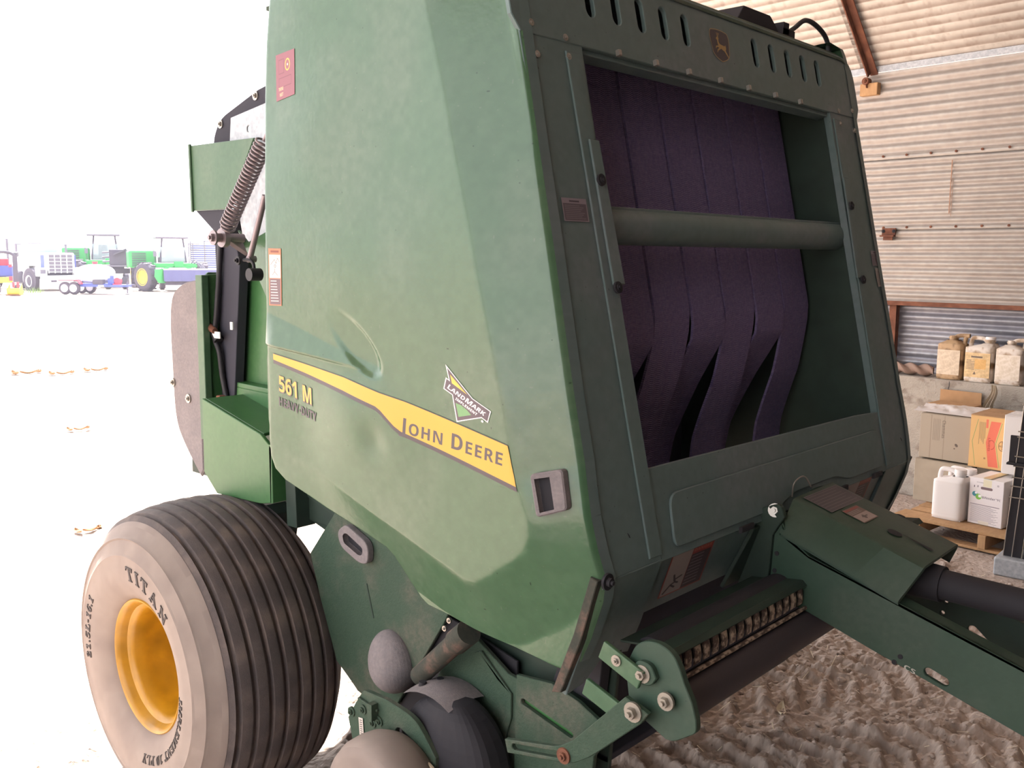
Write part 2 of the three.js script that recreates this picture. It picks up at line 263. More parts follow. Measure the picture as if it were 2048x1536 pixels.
function skin(side) {
  const nv = ROWS.length - 1, nu = COLS.length - 1, m = (x) => (side < 0 ? x : -x);
  const face = grid(nu, nv, (u, v) => { const y = ROWS[Math.round(v * nv)], z = zAt(y, COLS[Math.round(u * nu)]); return [m(skinX(y, z)), y, z]; });
  const edgeBack = grid(2, nv, (u, v) => { const y = ROWS[Math.round(v * nv)], z = interp(BACK, y), x = skinX(y, z); return [m(x + 0.05 * (1 - u)), y, z + 0.006 * (1 - u)]; });
  const edgeFront = grid(2, nv, (u, v) => { const y = ROWS[Math.round(v * nv)], z = interp(FRONTZ, y), x = skinX(y, z); return [m(x + 0.034 * u), y, z + 0.002 * u]; });
  const edgeTop = grid(nu, 1, (u, v) => { const z = zAt(2.72, COLS[Math.round(u * nu)]); return [m(skinX(2.72, z) + 0.12 * (1 - v)), 2.72 + 0.01 * (1 - v), z]; });
  const inner = grid(nu, nv, (u, v) => { const y = ROWS[Math.round(v * nv)], z = zAt(y, COLS[Math.round(u * nu)]); return [m(skinX(y, z) + 0.006), y, z]; });
  return [face, inner, edgeBack, edgeTop, edgeFront].map((g) => { const k = metreUV(side < 0 ? g : flip(g), 2, 1); if (side > 0) k.computeVertexNormals(); return k; });
}
const SKL = skin(-1), SKR = skin(1);
const panelL = add('side_panel', SKL.slice(0, 4), M.panel, baler, { keepUV: true, label: 'glossy green moulded side panel with yellow stripe' });
add('edge_flange', [SKL[4]], M.front, panelL, { keepUV: true });  // panel edge in the front tone, its forward-facing shade put into the colour
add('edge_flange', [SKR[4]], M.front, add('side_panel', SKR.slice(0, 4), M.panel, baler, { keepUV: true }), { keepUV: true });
// prints that follow the skin; corners as (z, y): top-left, top-right, bottom-right, bottom-left
function onPanel(name, mat, tl, tr, br, bl, nu = 24, nv = 10) {
  const g = grid(nu, nv, (u, v) => { const z = mix(mix(tl[0], tr[0], u), mix(bl[0], br[0], u), v), y = mix(mix(tl[1], tr[1], u), mix(bl[1], br[1], u), v); return [skinX(y, z) - 0.0016, y, z]; });
  return add(name, g, mat, panelL, { raw: true });
}
{ // yellow stripe that widens to a block with the maker's name
  const Z0 = 0.56, Z1 = 1.64, Y0 = 1.36, Y1 = 1.65, W = 2048, H = 560, X = (z) => ((z - Z0) / (Z1 - Z0)) * W, Y = (y) => ((Y1 - y) / (Y1 - Y0)) * H;
  const m = printA(W, H, (g) => {
    const poly = (pts, c) => { g.fillStyle = c; g.beginPath(); pts.forEach(([z, y], i) => (i ? g.lineTo(X(z), Y(y)) : g.moveTo(X(z), Y(y)))); g.closePath(); g.fill(); };
    const top = [[0.584, 1.627], [0.947, 1.586], [1.102, 1.558], [1.206, 1.544], [1.579, 1.477], [1.606, 1.38]], low = [[1.225, 1.455], [1.19, 1.462], [1.164, 1.474], [1.11, 1.511], [1.09, 1.52], [0.946, 1.549], [0.584, 1.609]];
    poly([...top.map(([z, y]) => [z, y + 0.002]), [1.61, 1.368], ...low.map(([z, y]) => [z, y - 0.011])], '#4a3f44');
    poly([...top, ...low], '#d29f37');
    g.fillStyle = '#4b4146'; g.save(); g.translate(X(1.19), Y(1.461)); g.rotate(Math.atan2(Y(1.427) - Y(1.462), X(1.536) - X(1.178)));
    g.scale(1.1, 0.86); let x = 0; const put = (s, px) => { g.font = `bold ${px}px sans-serif`; for (const c of s) { g.fillText(c, x, 0); x += g.measureText(c).width + 3; } };
    put('J', 128); put('OHN', 100); x += 34; put('D', 128); put('EERE', 100); g.restore();
  });
  onPanel('brand_stripe', m, [Z0, Y1], [Z1, Y1], [Z1, Y0], [Z0, Y0], 90, 24);
  const n = printA(512, 256, (g) => {
    g.save(); g.transform(1, 0.115, 0, 1, 0, 0); g.scale(1.12, 1); g.font = 'bold 124px sans-serif'; g.lineWidth = 10; g.strokeStyle = '#574b4c'; g.fillStyle = '#d8a54a';
    g.strokeText('561', 14, 118); g.strokeText('M', 254, 118); g.fillText('561', 12, 116); g.fillText('M', 252, 116); g.font = 'bold 66px sans-serif'; g.fillStyle = '#4a4248'; g.strokeStyle = '#4a4248'; g.lineWidth = 3; g.fillText('HEAVY-DUTY', 4, 198, 440); g.strokeText('HEAVY-DUTY', 4, 198, 440); g.restore();
  });
  onPanel('model_lettering', n, [0.6, 1.578], [0.83, 1.578], [0.83, 1.436], [0.6, 1.436], 24, 12);
  const l = printA(600, 640, (g) => { // dealer badge: two triangles crossed by a name bar
    const K = 600 / 1420, P = (pts, c, s) => { g.beginPath(); pts.forEach(([x, y], i) => (i ? g.lineTo(x * K, y * K) : g.moveTo(x * K, y * K))); g.closePath(); g.fillStyle = c; g.fill(); if (s) { g.strokeStyle = s; g.lineWidth = 10; g.lineJoin = 'miter'; g.stroke(); } };
    P([[145, 140], [830, 710], [1280, 855], [1225, 1155], [1075, 1095], [465, 1440], [330, 805], [105, 730], [155, 445], [240, 475]], '#5a4a52', '#efe6e2');
    P([[250, 315], [700, 660], [305, 520]], '#e7b84c'); P([[415, 980], [560, 985], [700, 1045], [820, 1135], [500, 1310]], '#6f9a66');
    g.fillStyle = '#f6efec'; g.save(); g.translate(165 * K, 680 * K); g.rotate(0.355); g.transform(1, 0, -0.12, 1, 0, 0); let x = 0; const put = (s, px) => { g.font = `bold ${px}px sans-serif`; for (const c of s) { g.fillText(c, x, 0); x += g.measureText(c).width - 1; } };
    g.scale(1.16, 1); put('L', 78); put('AND', 66); put('M', 78); put('ARK', 66); g.restore();
    g.save(); g.translate(400 * K, 895 * K); g.rotate(0.36); g.scale(248 / (g.font = 'bold 41px sans-serif', g.measureText('IMPLEMENT').width), 1); g.fillText('IMPLEMENT', 0, 0); g.restore();
    g.beginPath(); g.arc(1098 * K, 1185 * K, 13, 0, 7); g.fillStyle = '#dcd8d0'; g.fill();
  });
  onPanel('dealer_badge', l, [1.343, 1.672], [1.548, 1.633], [1.536, 1.488], [1.336, 1.517], 12, 12);
  const t = print(256, 300, (g) => { // dark red twine notice
    g.fillStyle = '#8d5560'; g.fillRect(0, 0, 256, 300); g.strokeStyle = '#e8b64e'; g.lineWidth = 9; g.beginPath(); g.ellipse(160, 85, 30, 36, 0, 0, 7); g.stroke(); g.beginPath(); g.arc(160, 85, 8, 0, 7); g.fillStyle = '#e8d9c0'; g.fill();
    g.strokeStyle = '#7a4550'; g.lineWidth = 6; g.strokeRect(40, 40, 70, 90); g.strokeRect(40, 160, 170, 60); g.fillStyle = '#e0b88a'; g.font = 'bold 30px sans-serif'; g.fillText('TWINE', 34, 240, 66); g.fillText('NET', 48, 278, 50); });
  onPanel('notice_decal', t, [0.628, 2.512], [0.722, 2.52], [0.722, 2.392], [0.628, 2.38], 6, 6);
  const w = print(128, 420, (g) => { g.fillStyle = '#c9714e'; g.fillRect(0, 0, 128, 420); g.fillStyle = '#e6dcd2'; g.fillRect(8, 46, 112, 170); g.fillStyle = '#6a5358'; g.fillRect(8, 222, 112, 190); g.strokeStyle = '#5a4a48'; g.lineWidth = 4;
    g.beginPath(); g.moveTo(20, 120); g.lineTo(60, 80); g.lineTo(76, 110); g.lineTo(92, 70); g.lineTo(112, 100); g.stroke(); g.beginPath(); g.arc(66, 128, 9, 0, 7); g.stroke(); g.beginPath(); g.moveTo(66, 140); g.lineTo(60, 170); g.lineTo(36, 196); g.moveTo(60, 170); g.lineTo(92, 198); g.stroke(); g.fillStyle = '#d9c9c2'; for (let i = 0; i < 8; i++) g.fillRect(18, 236 + i * 21, 60 + ((i * 37) % 34), 6); g.fillStyle = '#7a3a28'; g.fillRect(22, 14, 84, 16); });
  onPanel('warning_decal', w, [0.572, 1.95], [0.638, 1.949], [0.636, 1.777], [0.571, 1.776], 4, 10);
}
{ // recessed latch handle near the front edge
  const P = (z, y, o) => [panelX(z, y) - o, y, z], C = [[1.652, 1.416], [1.722, 1.434], [1.742, 1.346], [1.677, 1.322]];
  const s = path(C.map((c) => [...c, 0.008])); s.holes.push(path([[1.661, 1.408], [1.697, 1.417], [1.716, 1.343], [1.683, 1.331]], THREE.Path));
  add('latch_frame', flip(remap(new THREE.ExtrudeGeometry(s, { depth: 0.016, bevelEnabled: true, bevelSize: 0.003, bevelThickness: 0.003, bevelSegments: 1 }), (u, v, q) => P(u, v, 0.018 - q))), M.grayPlastic, panelL, { label: 'gray plastic latch surround' });
  add('latch_shade', flip(remap(new THREE.ExtrudeGeometry(path([[1.66, 1.409], [1.698, 1.418], [1.717, 1.342], [1.682, 1.33]]), { depth: 0.002, bevelEnabled: false }), (u, v, q) => P(u, v, 0.004 - q))), M.black, panelL);  // flat black patch, painted for the shade inside the recess
}

// ---- front frame
for (const s of [-1, 1]) {
  const X = (x) => s * x, K = (pts) => (s > 0 ? pts : pts.map(([x, ...r]) => [-x, ...r]).reverse());
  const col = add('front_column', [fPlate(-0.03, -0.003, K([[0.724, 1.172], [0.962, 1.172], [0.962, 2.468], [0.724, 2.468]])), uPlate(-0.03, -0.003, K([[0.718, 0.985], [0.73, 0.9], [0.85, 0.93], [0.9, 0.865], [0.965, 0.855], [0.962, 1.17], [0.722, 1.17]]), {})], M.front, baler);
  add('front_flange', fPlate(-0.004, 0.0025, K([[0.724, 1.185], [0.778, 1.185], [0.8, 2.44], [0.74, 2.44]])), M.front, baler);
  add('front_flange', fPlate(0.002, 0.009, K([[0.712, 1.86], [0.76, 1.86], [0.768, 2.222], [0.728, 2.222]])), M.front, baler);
  add('column_leg_shade', xPlate(Math.min(X(0.96), X(0.985)), Math.max(X(0.96), X(0.985)), [[1.79, 1.185], [1.812, 1.178], [1.765, 1.02], [1.705, 0.87], [1.675, 0.862], [1.742, 1.03]]), M.skirt, baler, { label: 'brown lower leg strip with the panel shadow painted in' });  // brown strip stands for a dark leg plus the side panel's painted shadow
  for (const [x, y] of [[0.918, 2.488], [0.913, 2.413], [0.793, 2.473], [0.791, 2.426]]) add('bolt', bolt(onFront(X(x), y, 0).toArray(), [0, 0.21, 0.98], 0.0052, 0.005), M.steel, baler, { label: 'small bright bolt head' });
  for (const y of [1.852, 2.12]) add('bolt', bolt(onFront(X(0.75), y, 0.012).toArray(), [0, 0.21, 0.98], 0.009, 0.006), M.black, baler);
  if (s < 0) add('bolt', bolt(onFront(X(0.953), 1.172, 0).toArray(), [0, 0, 1], 0.012, 0.012), M.black, baler);
  add('column_hole', fPlate(-0.0031, -0.0015, (() => { const sh = new THREE.Shape(); sh.absellipse(X(0.87), 1.25, 0.03, 0.02, 0, 7); return sh; })(), { bevel: 0 }), M.black, baler);
  add('inner_wall', xPlate(Math.min(X(0.755), X(0.775)), Math.max(X(0.755), X(0.775)), [[0.3, 1.0], [1.72, 1.0], [1.77, 1.2], [1.5, 2.45], [1.47, 2.68], [0.3, 2.68]]), M.darkGreen, baler);
}
{
  const holes = []; for (const s of [-1, 1]) for (let k = 0; k < 5; k++) { const x = s * (0.208 + 0.1145 * k); holes.push(slot(x, 2.566, x, 2.622, 0.0185)); }
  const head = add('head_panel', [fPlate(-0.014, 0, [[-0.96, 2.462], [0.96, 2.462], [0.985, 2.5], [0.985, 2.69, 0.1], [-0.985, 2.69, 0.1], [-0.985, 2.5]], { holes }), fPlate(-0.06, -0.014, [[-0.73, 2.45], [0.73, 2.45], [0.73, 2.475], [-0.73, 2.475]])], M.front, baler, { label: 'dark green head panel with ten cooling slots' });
  // rolled top edge, carried back over the machine
  const prof = [[2.672, 0.004], [2.69, -0.002], [2.703, -0.02], [2.71, -0.05], [2.715, -0.3], [2.72, -0.9]];
  add('top_cover', [grid(48, prof.length - 1, (u, v) => { const [y, o] = prof[Math.round(v * (prof.length - 1))], e = Math.abs(2 * u - 1), t = clamp((e - 0.84) / 0.16), a = t * Math.PI / 2, x = e < 0.84 ? (e / 0.84) * 0.89 : 0.89 + 0.1 * Math.sin(a); return [Math.sign(2 * u - 1) * x, y - 0.1 * (1 - Math.cos(a)), 1.816 - SL * (Math.min(y, 2.69) - 1.18) + o]; }), box(1.9, 0.012, 1.0, 0, 2.69, 0.95)], M.dusty, baler, { label: 'dusty rolled top edge' });
  for (const x of [-0.58, -0.406, -0.237, -0.06, 0.113, 0.291, 0.471]) add('clip', [fPlate(0.0, 0.014, [[x - 0.0065, 2.458], [x + 0.0065, 2.458], [x + 0.0065, 2.474], [x - 0.0065, 2.474]])], M.steel, baler);
  // maker's shield with a leaping deer
  const sh = printA(256, 256, (g) => {
    const O = new Path2D('M28 22 Q128 0 228 22 Q250 40 246 90 L232 180 Q220 226 128 248 Q36 226 24 180 L10 90 Q6 40 28 22 Z'); g.fillStyle = '#3e3236'; g.fill(O); g.strokeStyle = '#9a8560'; g.lineWidth = 7; g.stroke(O);
    g.fillStyle = '#a9874a'; g.fill(new Path2D('M92 70 L112 62 L118 76 L112 92 Q112 110 126 118 L172 124 Q190 124 196 112 L198 136 Q196 150 188 156 L222 206 L216 212 L170 164 Q150 160 132 150 L118 160 L92 172 L84 188 L78 184 L84 166 L110 146 L80 146 L70 160 L64 156 L72 138 L102 132 Q94 112 96 92 L82 84 Z'));
    g.strokeStyle = '#a9874a'; g.lineWidth = 6; g.beginPath(); g.moveTo(106, 66); g.lineTo(100, 34); g.moveTo(110, 66); g.lineTo(126, 36); g.moveTo(118, 50); g.lineTo(116, 34); g.stroke();
  });
  add('maker_emblem', quad(onFront(-0.078, 2.633, 0.0015), onFront(0.043, 2.633, 0.0015), onFront(0.043, 2.528, 0.0015), onFront(-0.078, 2.528, 0.0015)), sh, head, { raw: true });
  add('slot_shade_sheet', fPlate(-0.13, -0.12, [[-0.74, 2.5], [0.74, 2.5], [0.74, 2.66], [-0.74, 2.66]]), M.black, head);  // added black sheet that darkens the slots in place of inner shade
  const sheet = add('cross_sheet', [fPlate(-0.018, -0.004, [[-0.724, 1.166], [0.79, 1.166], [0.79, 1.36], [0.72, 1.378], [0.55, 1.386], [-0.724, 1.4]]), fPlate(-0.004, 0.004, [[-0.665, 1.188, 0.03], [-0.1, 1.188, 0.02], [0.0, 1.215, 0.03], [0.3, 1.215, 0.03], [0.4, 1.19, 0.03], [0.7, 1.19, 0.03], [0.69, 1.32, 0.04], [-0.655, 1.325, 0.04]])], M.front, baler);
  for (const x of [-0.31, 0.33, 0.62]) add('clip', fPlate(-0.002, 0.01, [[x - 0.035, 1.16], [x + 0.035, 1.16], [x + 0.04, 1.176], [x - 0.03, 1.176]]), M.black, sheet);
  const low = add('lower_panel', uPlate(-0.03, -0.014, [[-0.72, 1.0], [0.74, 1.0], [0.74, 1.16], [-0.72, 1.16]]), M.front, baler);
  const dg = print(220, 256, (g) => { g.fillStyle = '#8f3f3a'; g.fillRect(0, 0, 220, 256); g.fillStyle = '#9c8f8a'; g.fillRect(6, 6, 104, 244); g.fillStyle = '#4b3d42'; g.fillRect(112, 44, 102, 206); g.fillStyle = '#b06a5e'; g.font = 'bold 26px sans-serif'; g.fillText('DANGER', 116, 30, 96); g.fillStyle = '#7d7176'; for (let i = 0; i < 9; i++) g.fillRect(118, 56 + i * 21, 62 + ((i * 29) % 28), 6);
    g.strokeStyle = '#3c3236'; g.lineWidth = 9; g.lineCap = 'round'; g.beginPath(); g.moveTo(20, 236); g.lineTo(46, 196); g.lineTo(66, 186); g.lineTo(82, 196); g.moveTo(66, 186); g.lineTo(56, 158); g.lineTo(50, 138); g.moveTo(58, 170); g.lineTo(92, 158); g.moveTo(46, 196); g.lineTo(70, 218); g.stroke(); });
  for (const [a, b] of [[-0.655, -0.445], [0.42, 0.63]]) add('danger_decal', quad(onUnder(a, 1.158, -0.012), onUnder(b, 1.158, -0.012), onUnder(b, 1.03, -0.012), onUnder(a, 1.03, -0.012)), dg, low, { raw: true, label: 'red bordered danger sticker' });
  const plate = print(200, 190, (g) => { g.fillStyle = '#5c5158'; g.fillRect(0, 0, 200, 190); g.strokeStyle = '#8c8088'; g.lineWidth = 8; g.strokeRect(4, 4, 192, 182); g.fillStyle = '#8c8088'; g.fillRect(8, 8, 184, 36); g.fillStyle = '#4b4048'; g.fillRect(60, 18, 80, 14); g.fillStyle = '#7a6f76'; for (let i = 0; i < 8; i++) g.fillRect(18, 58 + i * 15, 120 + ((i * 31) % 44), 6); });
  add('notice_decal', quad(onFront(-0.906, 2.072, 0), onFront(-0.81, 2.072, 0), onFront(-0.81, 2.016, 0), onFront(-0.906, 2.016, 0)), plate, baler, { raw: true, label: 'gray printed notice on left front column' });
  add('notice_decal', quad(onFront(0.885, 1.96, 0), onFront(0.95, 1.96, 0), onFront(0.95, 1.905, 0), onFront(0.885, 1.905, 0)), plate, baler, { raw: true });
  const white = print(100, 180, (g) => { g.fillStyle = '#9a928e'; g.fillRect(0, 0, 100, 180); g.fillStyle = '#6b6460'; for (let i = 0; i < 10; i++) g.fillRect(14, 30 + i * 14, 50 + ((i * 23) % 24), 4); });
  add('notice_decal', quad(onFront(0.902, 1.895, 0), onFront(0.958, 1.895, 0), onFront(0.958, 1.825, 0), onFront(0.902, 1.825, 0)), white, baler, { raw: true });
}
{ // belts, each its own, hanging behind the opening; cross roller before them
  const PATH = (i) => { const k = i % 2; return [[-0.2, 2.62], [-0.2, 2.2], [-0.2, 1.76 - 0.03 * k], [-0.215, 1.7 - 0.03 * k], [-0.27 - 0.05 * k, 1.52], [-0.36 - 0.08 * k, 1.32], [-0.42 - 0.1 * k, 1.12]]; };
  for (let i = 0; i < 7; i++) {
    const xc = -0.618 + 0.206 * i, P = PATH(i), n = 40;
    const at = (t) => { const f = t * (P.length - 1), a = Math.min(P.length - 2, Math.floor(f)), q = f - a, y = mix(P[a][1], P[a + 1][1], q), o = mix(P[a][0], P[a + 1][0], q); return [onFront(0, y, 0).z + o, y, sm(1.72, 1.3, y) * -0.055 * (1 + (i % 3) * 0.35)]; };
    const g = (d) => grid(2, n, (u, v) => { const [z, y, s] = at(v); return [xc + s + (u - 0.5) * 0.192, y, z + d]; });
    const edge = (u) => grid(1, n, (w, v) => { const [z, y, s] = at(v); return [xc + s + (u - 0.5) * 0.192, y, z - 0.009 * w]; });
    add('belt', [g(0), flip(g(-0.009)), edge(0), edge(1)].map((q) => metreUV(q, 0, 1)), M.belt, baler, { keepUV: true, label: i ? undefined : 'dark textured baling belt' });
  }
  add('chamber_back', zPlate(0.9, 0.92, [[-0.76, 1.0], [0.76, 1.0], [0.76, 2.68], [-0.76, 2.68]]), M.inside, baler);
  const z = onFront(0, 2.01).z - 0.075;
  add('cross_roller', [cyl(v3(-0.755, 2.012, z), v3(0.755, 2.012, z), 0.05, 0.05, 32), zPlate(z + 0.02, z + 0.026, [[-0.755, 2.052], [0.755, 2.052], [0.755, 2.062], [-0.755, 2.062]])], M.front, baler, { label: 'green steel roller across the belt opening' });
}
// hose loop and dark block on top of the head
add('hose_loop', tube([[0.5, 2.7, 1.44], [0.6, 2.75, 1.44], [0.68, 2.79, 1.44], [0.78, 2.785, 1.44], [0.85, 2.75, 1.445], [0.87, 2.69, 1.45]], 0.009, 40), M.hose, baler, { label: 'black hose looping over the top edge' });
add('top_block', [zPlate(1.3, 1.44, [[0.18, 2.69], [0.5, 2.69], [0.46, 2.735], [0.42, 2.76], [0.24, 2.76]]), box(0.09, 0.03, 0.05, 0.53, 2.715, 1.43), box(0.04, 0.04, 0.05, 0.51, 2.73, 1.43)], M.black, baler);

// ---- tongue: two web plates, a folded cover, the drive tube
{
  const webTop = [[1.78, 1.185], [1.858, 1.205], [1.885, 1.141], [1.957, 1.089], [2.237, 1.011], [2.527, 0.928], [3.4, 0.68]], webLow = [[3.4, 0.5], [2.539, 0.755], [2.359, 0.808], [2.157, 0.864], [1.996, 0.913], [1.87, 0.948], [1.75, 0.935]];
  const tongue = add('tongue', [xPlate(-0.19, -0.176, [...webTop, ...webLow], { holes: [slot(2.305, 0.849, 2.345, 0.836, 0.012)] }), xPlate(-0.19, -0.13, [[1.86, 1.19], [1.885, 1.12], [1.957, 1.08], [2.237, 1.0], [2.527, 0.918], [3.4, 0.67], [3.4, 0.68], [2.527, 0.928], [2.237, 1.011], [1.957, 1.089], [1.888, 1.135]])], M.shadedGreen, baler, { label: 'green drawbar tongue running forward' });
  add('web_plate', xPlate(0.1, 0.114, [[1.8, 1.1], [2.2, 1.03], [2.45, 0.94], [2.62, 0.86], [3.4, 0.62], [3.4, 0.5], [2.539, 0.755], [2.0, 0.91], [1.8, 0.95]], { holes: [slot(2.322, 0.885, 2.368, 0.846, 0.013), slot(2.245, 0.95, 2.2451, 0.95, 0.006), slot(2.238, 0.914, 2.2381, 0.914, 0.006)] }), M.darkGreen, tongue);
  add('floor_plate', yPlate(-0.006, 0, [[-0.18, 1.8], [0.1, 1.8], [0.1, 2.1], [-0.18, 2.1]]).translate(0, 0.93, 0), M.darkGreen, tongue);
  for (const [z, y] of [[1.86, 1.075], [1.855, 1.022], [2.23, 0.87], [2.215, 0.85], [1.89, 1.0]]) add('bolt_hole', cyl(v3(-0.192, y, z), v3(-0.1895, y, z), 0.007, 0.007, 10), M.black, tongue);
  const mark = printA(64, 64, (g) => { g.fillStyle = '#a8a49a'; g.font = 'bold 40px sans-serif'; g.fillText('CS', 4, 44, 56); });
  add('stamped_mark', quad([-0.1915, 0.862, 2.24], [-0.1915, 0.85, 2.285], [-0.1915, 0.82, 2.28], [-0.1915, 0.832, 2.235]), mark, tongue, { raw: true });
  // cover: (x, rise) section swept along the slope from the body to its open front end
  const SEC = [[-0.2, -0.085], [-0.196, -0.08], [-0.125, 0], [-0.115, 0.004], [0.14, 0.008], [0.15, 0.004], [0.2, -0.06]], A = [1.87, 1.225], B = [2.253, 1.105];
  const hood = (d) => grid(SEC.length - 1, 14, (u, v) => { const [x, r] = SEC[Math.round(u * (SEC.length - 1))], z = mix(A[0], B[0], v) + (r < -0.03 ? -0.035 * v : 0), y = mix(A[1], B[1], v) + r - d; return [x + (x < 0 ? d : -d) * 0.5, y, z]; });
  const kc = slot(2.127, -0.02, 2.215, 0.03, 0.016);
  const cover = add('drive_cover', [hood(0), flip(hood(0.008)), ...[0, 1].map((s) => grid(SEC.length - 1, 1, (u, v) => { const [x, r] = SEC[Math.round(u * (SEC.length - 1))], e = s ? B : A; return [x + (x < 0 ? 0.004 : -0.004) * v, e[1] + r - 0.008 * v, e[0] + (s && r < -0.03 ? -0.035 : 0)]; }))].map((g) => toCreasedNormals(g, 0.5)), M.shadedGreen, baler, { label: 'folded green sheet cover over the driveline' });
  const tilt = (x, z, o = 0.0) => [x, 1.225 + (z - 1.87) * -0.3133 + 0.006 + o, z];
  add('keyhole', [(() => { const s = new THREE.Shape(); s.absarc(-0.005, 2.127, 0.02, 0.5, 5.8, false); s.lineTo(0.014, 2.215); s.absarc(0.006, 2.222, 0.009, -0.6, 2.6, false); s.closePath(); return remap(new THREE.ShapeGeometry(s, 12), (u, v) => tilt(u, v, 0.0025)); })()], M.black, cover);
  const big = print(300, 160, (g) => { g.fillStyle = '#453c40'; g.fillRect(0, 0, 300, 160); g.strokeStyle = '#6b6064'; g.lineWidth = 3; for (let i = 0; i < 7; i++) { g.beginPath(); g.moveTo(10, 16 + i * 20); g.lineTo(280 - ((i * 41) % 60), 16 + i * 20); g.stroke(); } g.strokeRect(2, 2, 296, 156); });
  add('notice_decal', quad(tilt(-0.09, 1.885, 0.002), tilt(0.135, 1.885, 0.002), tilt(0.135, 1.975, 0.002), tilt(-0.09, 1.975, 0.002)), big, cover, { raw: true });
  const wn = print(200, 120, (g) => { g.fillStyle = '#6a5148'; g.fillRect(0, 0, 200, 120); g.fillStyle = '#a08c84'; g.fillRect(6, 56, 188, 58); g.fillStyle = '#8a3f36'; g.fillRect(6, 6, 188, 14); g.fillStyle = '#5a4a48'; g.beginPath(); g.arc(96, 84, 16, 0, 7); g.fill(); g.fillRect(70, 78, 70, 8); g.fillStyle = '#8b7d78'; for (let i = 0; i < 3; i++) g.fillRect(14, 26 + i * 9, 140, 4); });
  add('warning_decal', quad(tilt(-0.045, 1.985, 0.002), tilt(0.055, 1.985, 0.002), tilt(0.055, 2.055, 0.002), tilt(-0.045, 2.055, 0.002)), wn, cover, { raw: true });
  add('drive_tube', [cyl(v3(-0.01, 1.05, 1.8), v3(-0.01, 1.0, 3.4), 0.042, 0.042, 24), cyl(v3(-0.01, 1.045, 1.95), v3(-0.01, 1.035, 2.27), 0.06, 0.05, 24)], M.black, baler, { label: 'black driveline tube under the cover' });
  add('hitch_bracket', [xPlate(-0.205, -0.186, [[1.745, 0.95], [1.765, 1.13], [1.81, 1.205, 0.02], [1.87, 1.23, 0.02], [1.885, 1.19], [1.85, 1.13], [1.84, 0.96]]), xPlate(0.12, 0.14, [[1.745, 0.95], [1.765, 1.13], [1.81, 1.205, 0.02], [1.87, 1.23, 0.02], [1.885, 1.19], [1.85, 1.13], [1.84, 0.96]]), uPlate(-0.012, 0.0, [[-0.3, 0.97], [0.25, 0.97], [0.18, 1.15], [-0.24, 1.15]])], M.darkGreen, baler);
  add('bolt', bolt([-0.2, 1.205, 1.853], [-1, 0.2, 0.2], 0.012, 0.012), M.steel, baler, { label: 'bright bolt at the tongue hinge' });
  add('wire_tie', tube([[-0.09, 1.225, 1.85], [-0.1, 1.27, 1.86], [-0.06, 1.285, 1.87], [-0.03, 1.25, 1.88]], 0.0025, 20, 5), M.steel, baler);
}

